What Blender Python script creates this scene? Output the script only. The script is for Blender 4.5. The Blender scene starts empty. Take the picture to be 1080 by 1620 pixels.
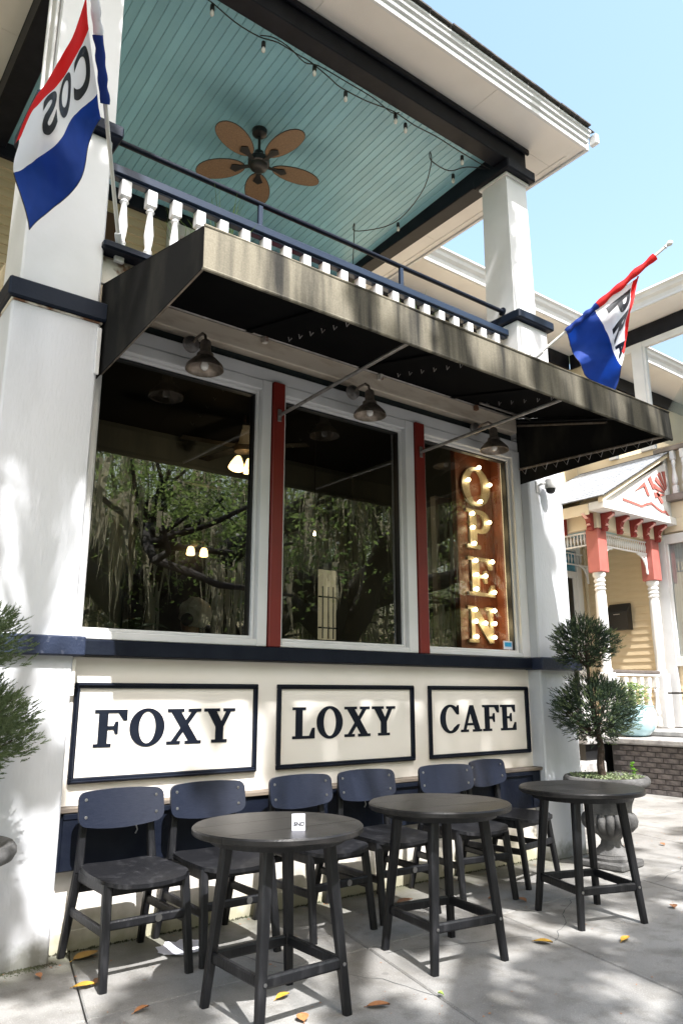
import bpy, math, random
from mathutils import Vector, Matrix, noise
random.seed(7)
R = math.radians
PI = math.pi
scn = bpy.context.scene
col = scn.collection

# ------------------------------------------------------------------ camera, sky, sun, exposure
cam_d = bpy.data.cameras.new('camera')
cam = bpy.data.objects.new('camera', cam_d)
col.objects.link(cam)
cam_d.sensor_fit = 'VERTICAL'
cam_d.sensor_height = 36.0
cam_d.lens = 36.0 * 1196.06 / 1620.0
cam_d.clip_end = 2000
cam_d.clip_start = 0.05
Xc = (0.79584703, -0.14174641, -0.58867262)
Yc = (-0.60549773, -0.18630699, -0.77373265)
Zc = (0.0, 0.97221276, -0.234099)
cam.matrix_world = Matrix(((Xc[0], Xc[1], Xc[2], 0), (Yc[0], Yc[1], Yc[2], 0), (Zc[0], Zc[1], Zc[2], 1.3), (0, 0, 0, 1)))
scn.camera = cam

SUN = Vector((0.13, 0.73, -1.0)).normalized()          # travel direction of the light
sun_el = math.asin(-SUN.z)
w = bpy.data.worlds.new('World')
scn.world = w
w.use_nodes = True
nt = w.node_tree
sky = nt.nodes.new('ShaderNodeTexSky')
sky.sky_type = 'NISHITA'
sky.sun_disc = False
sky.sun_elevation = sun_el
# Nishita azimuth: rotation 0 puts the sun at +Y, increasing clockwise seen from above
sky.sun_rotation = math.atan2(-SUN.x, -SUN.y) % (2 * PI)
sky.dust_density = 4.0
sky.air_density = 2.0
sky.ozone_density = 3.0
bg = nt.nodes['Background']
bg.inputs['Strength'].default_value = 0.15
nt.links.new(sky.outputs[0], bg.inputs['Color'])
sd = bpy.data.lights.new('sun', 'SUN')
sd.energy = 5.0
sd.angle = R(0.53)
sd.color = (1.0, 0.985, 0.965)
so = bpy.data.objects.new('sun', sd)
col.objects.link(so)
so.rotation_euler = SUN.to_track_quat('-Z', 'Y').to_euler()
scn.view_settings.view_transform = 'Standard'
scn.view_settings.look = 'None'
scn.view_settings.gamma = 1
scn.view_settings.use_curve_mapping = False
scn.view_settings.exposure = 1.34
scn.render.engine = 'CYCLES'
scn.cycles.max_bounces = 6
scn.cycles.transparent_max_bounces = 16

# ------------------------------------------------------------------ materials
MATS = {}
def mat(name, c, c2=None, rough=0.6, scale=6.0, stretch=(1, 1, 1), amt=0.35, bump=0.0, bscale=60.0, metal=0.0,
        spec=None, emit=None, estr=0.0, detail=5.0, contrast=(0.35, 0.7), rnd=0.0, trans=0.0, tint_low=None, coat=0.0):
    if name in MATS: return MATS[name]
    m = bpy.data.materials.new(name); m.use_nodes = True
    n = m.node_tree.nodes; l = m.node_tree.links
    b = n['Principled BSDF']
    tc = n.new('ShaderNodeTexCoord'); mp = n.new('ShaderNodeMapping')
    mp.inputs['Scale'].default_value = stretch
    l.new(tc.outputs['Object'], mp.inputs['Vector'])
    nz = n.new('ShaderNodeTexNoise'); nz.inputs['Scale'].default_value = scale; nz.inputs['Detail'].default_value = detail
    l.new(mp.outputs[0], nz.inputs['Vector'])
    rp = n.new('ShaderNodeValToRGB')
    rp.color_ramp.elements[0].position = contrast[0]; rp.color_ramp.elements[1].position = contrast[1]
    l.new(nz.outputs['Fac'], rp.inputs['Fac'])
    if c2 is None: c2 = tuple(x * (1 - amt) for x in c)
    mx = n.new('ShaderNodeMix'); mx.data_type = 'RGBA'
    mx.inputs['A'].default_value = (*c, 1); mx.inputs['B'].default_value = (*c2, 1)
    l.new(rp.outputs['Color'], mx.inputs['Factor'])
    out = mx.outputs['Result']
    if rnd:
        oi = n.new('ShaderNodeObjectInfo'); hs = n.new('ShaderNodeHueSaturation')
        mr = n.new('ShaderNodeMapRange'); mr.inputs['To Min'].default_value = 1 - rnd; mr.inputs['To Max'].default_value = 1 + rnd
        l.new(oi.outputs['Random'], mr.inputs['Value']); l.new(mr.outputs[0], hs.inputs['Value']); l.new(out, hs.inputs['Color'])
        out = hs.outputs['Color']
    if tint_low:   # dirt band: (height, colour, width) a real splash stain near the ground, in object z
        sx = n.new('ShaderNodeSeparateXYZ'); l.new(tc.outputs['Object'], sx.inputs[0])
        ng = n.new('ShaderNodeTexNoise'); ng.inputs['Scale'].default_value = 9; ng.inputs['Detail'].default_value = 6
        l.new(tc.outputs['Object'], ng.inputs['Vector'])
        ma = n.new('ShaderNodeMath'); ma.operation = 'MULTIPLY_ADD'; ma.inputs[1].default_value = 0.35; ma.inputs[2].default_value = -0.17
        l.new(ng.outputs['Fac'], ma.inputs[0])
        ad = n.new('ShaderNodeMath'); ad.operation = 'SUBTRACT'; l.new(sx.outputs['Z'], ad.inputs[0]); l.new(ma.outputs[0], ad.inputs[1])
        m2 = n.new('ShaderNodeMapRange'); m2.inputs['From Min'].default_value = tint_low[0]; m2.inputs['From Max'].default_value = tint_low[0] + tint_low[2]
        m2.inputs['To Min'].default_value = 0.8; m2.inputs['To Max'].default_value = 0.0
        l.new(ad.outputs[0], m2.inputs['Value'])
        m3 = n.new('ShaderNodeMix'); m3.data_type = 'RGBA'; l.new(m2.outputs[0], m3.inputs['Factor']); l.new(out, m3.inputs['A'])
        m3.inputs['B'].default_value = (*tint_low[1], 1); out = m3.outputs['Result']
    l.new(out, b.inputs['Base Color'])
    b.inputs['Roughness'].default_value = rough
    b.inputs['Metallic'].default_value = metal
    if coat: b.inputs['Coat Weight'].default_value = coat
    if spec is not None: b.inputs['Specular IOR Level'].default_value = spec
    if emit: b.inputs['Emission Color'].default_value = (*emit, 1); b.inputs['Emission Strength'].default_value = estr
    if bump:
        nb = n.new('ShaderNodeTexNoise'); nb.inputs['Scale'].default_value = bscale; nb.inputs['Detail'].default_value = 6
        l.new(mp.outputs[0], nb.inputs['Vector'])
        bp = n.new('ShaderNodeBump'); bp.inputs['Strength'].default_value = bump; bp.inputs['Distance'].default_value = 0.01
        l.new(nb.outputs['Fac'], bp.inputs['Height']); l.new(bp.outputs[0], b.inputs['Normal'])
    if trans:   # leaf or cloth that lets light through
        tr = n.new('ShaderNodeBsdfTranslucent'); ms = n.new('ShaderNodeMixShader'); ms.inputs[0].default_value = trans
        hs = n.new('ShaderNodeHueSaturation'); hs.inputs['Saturation'].default_value = 1.1; hs.inputs['Value'].default_value = 2.0 if 'oak' in name or 'moss' in name else 1.3
        l.new(out, hs.inputs['Color']); l.new(hs.outputs[0], tr.inputs['Color'])
        l.new(b.outputs[0], ms.inputs[1]); l.new(tr.outputs[0], ms.inputs[2]); l.new(ms.outputs[0], n['Material Output'].inputs[0])
    MATS[name] = m
    return m

def glass_mat(name, ior=1.75, tint=(0.82, 0.87, 0.86)):
    m = bpy.data.materials.new(name); m.use_nodes = True
    n = m.node_tree.nodes; l = m.node_tree.links
    n.remove(n['Principled BSDF'])
    fr = n.new('ShaderNodeFresnel'); fr.inputs['IOR'].default_value = ior
    g = n.new('ShaderNodeBsdfGlossy'); g.inputs['Roughness'].default_value = 0.0
    tc = n.new('ShaderNodeTexCoord'); nz = n.new('ShaderNodeTexNoise'); nz.inputs['Scale'].default_value = 1.6
    bp = n.new('ShaderNodeBump'); bp.inputs['Strength'].default_value = 0.04; bp.inputs['Distance'].default_value = 0.02
    l.new(tc.outputs['Object'], nz.inputs['Vector']); l.new(nz.outputs['Fac'], bp.inputs['Height']); l.new(bp.outputs[0], g.inputs['Normal'])
    t = n.new('ShaderNodeBsdfTransparent'); t.inputs['Color'].default_value = (*tint, 1)
    ms = n.new('ShaderNodeMixShader')
    l.new(fr.outputs[0], ms.inputs[0]); l.new(t.outputs[0], ms.inputs[1]); l.new(g.outputs[0], ms.inputs[2])
    l.new(ms.outputs[0], n['Material Output'].inputs[0])
    MATS[name] = m
    return m

white = mat('white_paint', (0.67, 0.665, 0.67), (0.60, 0.595, 0.59), rough=0.5, scale=3, bump=0.08, bscale=40)
stucco = mat('white_stucco', (0.60, 0.61, 0.645), (0.42, 0.425, 0.44), rough=0.75, scale=3.0, stretch=(1, 1, .3), contrast=(0.50, 0.95), detail=9, bump=0.35, bscale=55,
             tint_low=(0.02, (0.13, 0.13, 0.10), 0.12))
cream = mat('cream_paint', (0.78, 0.735, 0.685), (0.72, 0.67, 0.61), rough=0.55, scale=2.0, bump=0.12, bscale=30,
            tint_low=(0.03, (0.25, 0.24, 0.14), 0.22))
cream2 = mat('cream_panel_paint', (0.79, 0.745, 0.69), (0.74, 0.69, 0.63), rough=0.5, scale=2.5, bump=0.06, bscale=30)
beige = mat('beige_board_paint', (0.62, 0.54, 0.44), (0.42, 0.33, 0.24), rough=0.6, scale=4, stretch=(1, 1, 4), bump=0.2, bscale=30, contrast=(0.5, 0.8))
black = mat('blue_black_paint', (0.0055, 0.0075, 0.015), (0.009, 0.012, 0.020), rough=0.42, spec=0.16, scale=9, bump=0.2, bscale=45)
navyband = mat('navy_band_paint', (0.005, 0.009, 0.020), (0.009, 0.014, 0.027), rough=0.5, scale=5, bump=0.1, spec=0.2)
navy = mat('worn_navy_paint', (0.020, 0.028, 0.055), (0.12, 0.13, 0.17), rough=0.45, scale=26, spec=0.3, bump=0.3, bscale=60, contrast=(0.62, 0.8))
railblue = mat('rail_blue_paint', (0.006, 0.015, 0.036), (0.010, 0.019, 0.042), rough=0.35, scale=8)
beamblack = mat('black_beam_paint', (0.0055, 0.006, 0.010), (0.011, 0.012, 0.018), rough=0.5, spec=0.2, scale=6, bump=0.15, bscale=25)
red = mat('red_mullion_paint', (0.17, 0.015, 0.010), (0.14, 0.012, 0.008), rough=0.45, scale=5, bump=0.1)
soffit_m = mat('soffit_paint', (0.78, 0.75, 0.71), (0.70, 0.66, 0.62), rough=0.6, scale=1.3, bump=0.08, bscale=20)
teal = mat('teal_ceiling_paint', (0.25, 0.49, 0.58), (0.21, 0.43, 0.52), rough=0.30, scale=2.5, rnd=0.09, bump=0.05, bscale=12)
gap = mat('dark_gap', (0.02, 0.03, 0.03), rough=0.9)
siding_m = mat('tan_siding_paint', (0.52, 0.43, 0.29), (0.46, 0.37, 0.24), rough=0.6, scale=3, stretch=(1, 1, 6), rnd=0.04)
yellow = mat('yellow_siding_paint', (0.62, 0.50, 0.33), (0.57, 0.45, 0.29), rough=0.6, scale=3, stretch=(1, 1, 6), rnd=0.03)
ybeam = mat('yellow_trim_paint', (0.66, 0.57, 0.42), (0.62, 0.52, 0.38), rough=0.6, scale=3)
salmon = mat('salmon_paint', (0.40, 0.115, 0.095), (0.34, 0.095, 0.08), rough=0.5, scale=5)
darkred = mat('dark_red_paint', (0.24, 0.025, 0.02), (0.2, 0.02, 0.016), rough=0.5)
pink = mat('pale_pink_paint', (0.74, 0.42, 0.38), rough=0.5, amt=0.1)
blackwood = mat('black_poly_lumber', (0.0075, 0.0078, 0.0095), (0.030, 0.030, 0.033), rough=0.42, spec=0.30, contrast=(0.52, 0.80), scale=24, stretch=(1, 1, 0.15), bump=0.25, bscale=90)
chairblue = mat('dark_blue_poly_lumber', (0.0075, 0.0105, 0.022), (0.013, 0.0165, 0.030), rough=0.42, spec=0.32, scale=30, stretch=(1, 1, 8), bump=0.15, bscale=80)
tabletop_m = mat('weathered_black_top', (0.010, 0.0098, 0.010), (0.021, 0.0195, 0.019), rough=0.36, spec=0.24, scale=14, stretch=(0.25, 3, 1), bump=0.15, bscale=60)
steel = mat('screw_steel', (0.45, 0.45, 0.46), rough=0.35, metal=1.0)
galv = mat('galvanised_metal', (0.42, 0.40, 0.39), (0.26, 0.23, 0.21), rough=0.4, metal=0.8, scale=18)
bronze = mat('aged_bronze_lamp', (0.30, 0.25, 0.21), (0.16, 0.13, 0.10), rough=0.42, metal=0.7, scale=20)
glassbulb = mat('frosted_bulb', (0.75, 0.72, 0.68), rough=0.15, amt=0.05, coat=1.0)
fanblade = mat('wicker_fan_blade', (0.22, 0.135, 0.075), (0.13, 0.078, 0.045), rough=0.6, scale=90, bump=0.4, bscale=200)
blackmetal = mat('black_metal', (0.012, 0.012, 0.013), rough=0.4, amt=0.2)
cable_m = mat('black_rubber', (0.012, 0.013, 0.014), rough=0.6, amt=0.2)
stone = mat('urn_stone', (0.13, 0.127, 0.125), (0.045, 0.044, 0.044), rough=0.85, scale=6, contrast=(.35,.62), bump=0.6, bscale=60, detail=8)
stone_lt = mat('pale_stone_slab', (0.36, 0.35, 0.34), (0.20, 0.19, 0.19), rough=0.9, scale=8, bump=0.6, bscale=40)
brick_m = mat('dark_brick', (0.075, 0.065, 0.066), (0.17, 0.15, 0.145), rough=0.85, scale=14, bump=0.5, bscale=60, rnd=0.25)
mortar = mat('brick_mortar', (0.05, 0.045, 0.042), rough=0.95, bump=0.4)
soil = mat('potting_soil', (0.035, 0.025, 0.018), rough=1.0, bump=1.0, bscale=80)
bark = mat('shrub_bark', (0.065, 0.042, 0.03), (0.035, 0.024, 0.018), rough=0.9, scale=20, bump=0.8, bscale=60)
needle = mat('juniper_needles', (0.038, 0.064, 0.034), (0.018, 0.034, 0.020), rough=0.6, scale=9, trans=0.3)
needle_lt = mat('sunlit_fresh_needles', (0.13, 0.175, 0.075), (0.075, 0.105, 0.05), rough=0.6, scale=9, trans=0.35)  # lighter green paints sunlight into the left juniper; also used for fresh tips
leafg = mat('oak_leaves', (0.19, 0.24, 0.085), (0.08, 0.125, 0.045), rough=0.5, scale=0.5, trans=0.62)
leafd = mat('dark_oak_leaves', (0.05, 0.085, 0.025), (0.03, 0.05, 0.018), rough=0.5, scale=0.8, trans=0.35)
moss = mat('spanish_moss', (0.40, 0.38, 0.28), (0.24, 0.22, 0.16), rough=0.95, scale=3, trans=0.5)
oakbark = mat('oak_bark', (0.07, 0.058, 0.048), (0.04, 0.034, 0.03), rough=0.95, scale=8, bump=0.8, bscale=20)
grassm = mat('park_grass', (0.05, 0.085, 0.025), (0.03, 0.05, 0.02), rough=0.95, scale=3)
bladeg = mat('grass_blades', (0.14, 0.22, 0.06), (0.08, 0.13, 0.04), rough=0.5, scale=9, trans=0.3)
asphalt = mat('asphalt', (0.05, 0.05, 0.052), (0.065, 0.063, 0.062), rough=0.9, scale=5, bump=0.5, bscale=120)
roofm = mat('asphalt_shingle', (0.36, 0.38, 0.42), (0.26, 0.28, 0.31), rough=0.9, scale=12, bump=0.5, rnd=0.1)
roofdark = mat('dark_roof_edge', (0.04, 0.037, 0.036), (0.1, 0.09, 0.08), rough=0.9, scale=20, bump=0.5)
orange = mat('orange_sign_board', (0.15, 0.038, 0.013), (0.10, 0.024, 0.009), rough=0.45, scale=5)
signcream = mat('marquee_letter_cream', (0.30, 0.25, 0.17), rough=0.35, amt=0.08)
hot = mat('lit_bulb', (1, 0.8, 0.5), rough=0.3, amt=0.0, emit=(1.0, 0.78, 0.45), estr=10.0)
warmshade = mat('lit_lamp_shade', (1, 0.8, 0.5), rough=0.3, amt=0.0, emit=(1.0, 0.62, 0.25), estr=2.2)
intwall = mat('interior_board_wall', (0.13, 0.15, 0.145), (0.11, 0.125, 0.12), rough=0.7, scale=2)
intdark = mat('interior_dark', (0.012, 0.012, 0.012), rough=0.8, amt=0.2)
intwood = mat('interior_wood', (0.10, 0.05, 0.025), rough=0.5)
brightview = mat('daylit_back_window', (0.6, 0.5, 0.3), rough=0.6, emit=(0.75, 0.62, 0.38), estr=0.14)
hairm = mat('white_hair', (0.85, 0.82, 0.76), (0.6, 0.57, 0.5), rough=0.6, scale=30, bump=0.8, bscale=80)
skin = mat('skin', (0.50, 0.28, 0.20), rough=0.5, amt=0.1)
shirtm = mat('sage_shirt', (0.26, 0.31, 0.27), (0.2, 0.25, 0.21), rough=0.8, scale=6)
pot_blue = mat('pale_blue_glaze', (0.42, 0.62, 0.68), (0.30, 0.50, 0.56), rough=0.18, scale=5, coat=0.6)
paperm = mat('paper_white', (0.70, 0.70, 0.80), rough=0.7, amt=0.05)
leafyellow = mat('yellow_dead_leaf', (0.46, 0.27, 0.035), (0.32, 0.16, 0.025), rough=0.55, scale=20, rnd=0.2)
leafbrown = mat('brown_dead_leaf', (0.30, 0.13, 0.05), (0.20, 0.09, 0.04), rough=0.6, scale=20, rnd=0.35)
flagred = mat('red_flag_nylon', (0.62, 0.035, 0.035), rough=0.7, spec=0.2, amt=0.1, trans=0.35)
flagwhite = mat('white_flag_nylon', (0.80, 0.80, 0.84), rough=0.7, spec=0.2, amt=0.04, trans=0.35)
flagblue = mat('blue_flag_nylon', (0.022, 0.055, 0.28), (0.018, 0.045, 0.22), rough=0.7, spec=0.2, trans=0.3)
flagink = mat('black_flag_print', (0.018, 0.020, 0.026), rough=0.5, amt=0.1)
polem = mat('pale_flag_pole', (0.66, 0.64, 0.60), rough=0.35, amt=0.1)
bluestick = mat('blue_sticker_print', (0.03, 0.32, 0.60), rough=0.4, amt=0.05)
rustm = mat('rusted_peeling_paint', (0.62, 0.58, 0.52), (0.16, 0.075, 0.04), rough=0.8, scale=9, bump=0.6, bscale=30, contrast=(0.5, 0.62))
glass = glass_mat('window_glass', 2.35, (0.74, 0.80, 0.80))
glass_n = glass_mat('neighbour_glass', 1.8, (0.6, 0.64, 0.66))
bluecurtain = mat('blue_stained_transom', (0.05, 0.20, 0.30), (0.10, 0.32, 0.42), rough=0.25, scale=6)
curtain = mat('pale_curtain', (0.66, 0.68, 0.66), (0.45, 0.47, 0.46), rough=0.9, scale=7, stretch=(6, 6, 0.3))

# awning canvas: pale mildew-streaked canvas, streaks running down
def awning_mat():
    m = mat('stained_awning_canvas', (0.29, 0.26, 0.20), (0.04, 0.038, 0.034), rough=0.85, spec=0.15, scale=3.8, stretch=(2.6, 2.6, 0.22),
            bump=0.15, bscale=200, contrast=(0.42, 0.68), detail=5)
    n = m.node_tree.nodes; l = m.node_tree.links
    b = n['Principled BSDF']
    src = b.inputs['Base Color'].links[0].from_socket
    tc = n.new('ShaderNodeTexCoord')
    nz = n.new('ShaderNodeTexNoise'); nz.inputs['Scale'].default_value = 110; nz.inputs['Detail'].default_value = 5
    l.new(tc.outputs['Object'], nz.inputs['Vector'])
    rp = n.new('ShaderNodeValToRGB'); rp.color_ramp.elements[0].position = 0.40; rp.color_ramp.elements[1].position = 0.62
    rp.color_ramp.elements[0].color = (0.84, 0.84, 0.84, 1)
    l.new(nz.outputs['Fac'], rp.inputs['Fac'])
    # grime gathers toward the right-hand end of the canvas
    sx = n.new('ShaderNodeSeparateXYZ'); l.new(tc.outputs['Object'], sx.inputs[0])
    mr = n.new('ShaderNodeMapRange'); mr.inputs['From Min'].default_value = 2.0; mr.inputs['From Max'].default_value = 5.6
    mr.inputs['To Min'].default_value = 0.80; mr.inputs['To Max'].default_value = 0.20
    l.new(sx.outputs['X'], mr.inputs['Value'])
    mu = n.new('ShaderNodeMix'); mu.data_type = 'RGBA'; mu.blend_type = 'MULTIPLY'; mu.inputs['Factor'].default_value = 1
    l.new(src, mu.inputs['A']); l.new(rp.outputs['Color'], mu.inputs['B'])
    m3 = n.new('ShaderNodeMix'); m3.data_type = 'RGBA'; m3.blend_type = 'MULTIPLY'; m3.inputs['Factor'].default_value = 1
    l.new(mu.outputs['Result'], m3.inputs['A']); l.new(mr.outputs[0], m3.inputs['B'])
    l.new(m3.outputs['Result'], b.inputs['Base Color'])
    return m
awn_stain = awning_mat()
awn_black = mat('black_awning_canvas', (0.0035, 0.0035, 0.004), (0.0055, 0.0055, 0.0055), rough=0.95, spec=0.06, scale=4, bump=0.1, bscale=200)
awn_side = mat('dark_side_canvas', (0.010, 0.0095, 0.009), (0.035, 0.032, 0.026), rough=0.9, spec=0.1, scale=3.5, stretch=(1, 1.2, 0.5), contrast=(0.52, 0.8), bump=0.15, bscale=200)

def concrete_mat():
    m = bpy.data.materials.new('sidewalk_concrete'); m.use_nodes = True
    n = m.node_tree.nodes; l = m.node_tree.links; b = n['Principled BSDF']
    geo = n.new('ShaderNodeNewGeometry')
    def nzf(scale, lo, hi, det=6):
        z = n.new('ShaderNodeTexNoise'); z.inputs['Scale'].default_value = scale; z.inputs['Detail'].default_value = det
        l.new(geo.outputs['Position'], z.inputs['Vector'])
        r = n.new('ShaderNodeMapRange'); r.inputs['From Min'].default_value = lo; r.inputs['From Max'].default_value = hi
        l.new(z.outputs['Fac'], r.inputs['Value']); return r.outputs[0]
    def mix(f, a, bb):
        x = n.new('ShaderNodeMix'); x.data_type = 'RGBA'; l.new(f, x.inputs['Factor'])
        for s, v in (('A', a), ('B', bb)):
            if isinstance(v, tuple): x.inputs[s].default_value = (*v, 1)
            else: l.new(v, x.inputs[s])
        return x.outputs['Result']
    c = mix(nzf(1.3, .35, .65), (0.245, 0.24, 0.23), (0.165, 0.16, 0.152))
    c = mix(nzf(9, .5, .75), c, (0.14, 0.133, 0.12))
    c = mix(nzf(2.6, .55, .72), c, (0.115, 0.11, 0.10))
    c = mix(nzf(160, .60, .70, 3), c, (0.12, 0.11, 0.10))
    c = mix(nzf(230, .64, .70, 2), c, (0.46, 0.44, 0.42))
    vz = n.new('ShaderNodeTexVoronoi'); vz.inputs['Scale'].default_value = 3.2; l.new(geo.outputs['Position'], vz.inputs['Vector'])
    vr = n.new('ShaderNodeMapRange'); vr.inputs['From Min'].default_value = 0.045; vr.inputs['From Max'].default_value = 0.075; vr.inputs['To Min'].default_value = .6; vr.inputs['To Max'].default_value = 0
    l.new(vz.outputs['Distance'], vr.inputs['Value']); c = mix(vr.outputs[0], c, (0.10, 0.095, 0.09))
    # green-brown grime where the paving meets the wall
    sx = n.new('ShaderNodeSeparateXYZ'); l.new(geo.outputs['Position'], sx.inputs[0])
    zz = n.new('ShaderNodeTexNoise'); zz.inputs['Scale'].default_value = 5; zz.inputs['Detail'].default_value = 6
    l.new(geo.outputs['Position'], zz.inputs['Vector'])
    ad = n.new('ShaderNodeMath'); ad.operation = 'MULTIPLY_ADD'; ad.inputs[1].default_value = 0.7; l.new(zz.outputs['Fac'], ad.inputs[0]); l.new(sx.outputs['Y'], ad.inputs[2])
    mr = n.new('ShaderNodeMapRange'); mr.inputs['From Min'].default_value = 4.25; mr.inputs['From Max'].default_value = 4.72; mr.inputs['To Max'].default_value = 0.8
    l.new(ad.outputs[0], mr.inputs['Value'])
    mq = n.new('ShaderNodeMapRange'); mq.inputs['From Min'].default_value = 5.7; mq.inputs['From Max'].default_value = 6.1; mq.inputs['To Min'].default_value = 1; mq.inputs['To Max'].default_value = 0
    l.new(sx.outputs['X'], mq.inputs['Value']); mm_ = n.new('ShaderNodeMath'); mm_.operation = 'MULTIPLY'; l.new(mr.outputs[0], mm_.inputs[0]); l.new(mq.outputs[0], mm_.inputs[1])
    c = mix(mm_.outputs[0], c, (0.085, 0.085, 0.045))
    oi = n.new('ShaderNodeObjectInfo'); hs = n.new('ShaderNodeHueSaturation'); r2 = n.new('ShaderNodeMapRange')
    r2.inputs['To Min'].default_value = 0.93; r2.inputs['To Max'].default_value = 1.06
    l.new(oi.outputs['Random'], r2.inputs['Value']); l.new(r2.outputs[0], hs.inputs['Value']); l.new(c, hs.inputs['Color'])
    l.new(hs.outputs[0], b.inputs['Base Color'])
    b.inputs['Roughness'].default_value = 0.88
    nb = n.new('ShaderNodeTexNoise'); nb.inputs['Scale'].default_value = 110; nb.inputs['Detail'].default_value = 6
    l.new(geo.outputs['Position'], nb.inputs['Vector'])
    bp = n.new('ShaderNodeBump'); bp.inputs['Strength'].default_value = 0.5; bp.inputs['Distance'].default_value = 0.006
    l.new(nb.outputs['Fac'], bp.inputs['Height']); l.new(bp.outputs[0], b.inputs['Normal'])
    return m
concrete = concrete_mat()

# ------------------------------------------------------------------ mesh helpers
WL = {}          # world location of each object's frame (translation only)
def wloc(o): return WL.get(o.name, Vector((0, 0, 0)))
def tag(o, label=None, cat=None, group=None, kind=None):
    if label: o['label'] = label
    if cat: o['category'] = cat
    if group: o['group'] = group
    if kind: o['kind'] = kind
    return o
def link(name, me, parent=None, local=False, loc=(0, 0, 0)):
    o = bpy.data.objects.new(name, me)
    col.objects.link(o)
    if parent is not None:
        o.parent = parent
        if local: o.location = loc; WL[o.name] = wloc(parent) + Vector(loc)
        else: o.location = Vector(loc) - wloc(parent); WL[o.name] = Vector(loc)
    else:
        o.location = loc; WL[o.name] = Vector(loc)
    return o
def thing(name, label, cat, loc=(0, 0, 0), rz=0, group=None):
    o = bpy.data.objects.new(name, None); col.objects.link(o)
    o.location = loc; o.rotation_euler = (0, 0, rz); o.empty_display_size = 0.2
    WL[o.name] = Vector(loc)
    return tag(o, label, cat, group)
def group_part(name, parent):
    """an Empty that gathers alike pieces of a thing as one part"""
    o = bpy.data.objects.new(name, None); col.objects.link(o); o.parent = parent
    o.location = -wloc(parent); WL[o.name] = Vector((0, 0, 0)); o.empty_display_size = 0.1
    return o
def copy_tree(o, parent=None):
    c = o.copy(); col.objects.link(c)
    c.parent = parent
    WL[c.name] = wloc(o)
    for ch in list(o.children): copy_tree(ch, c)
    return c

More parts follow.
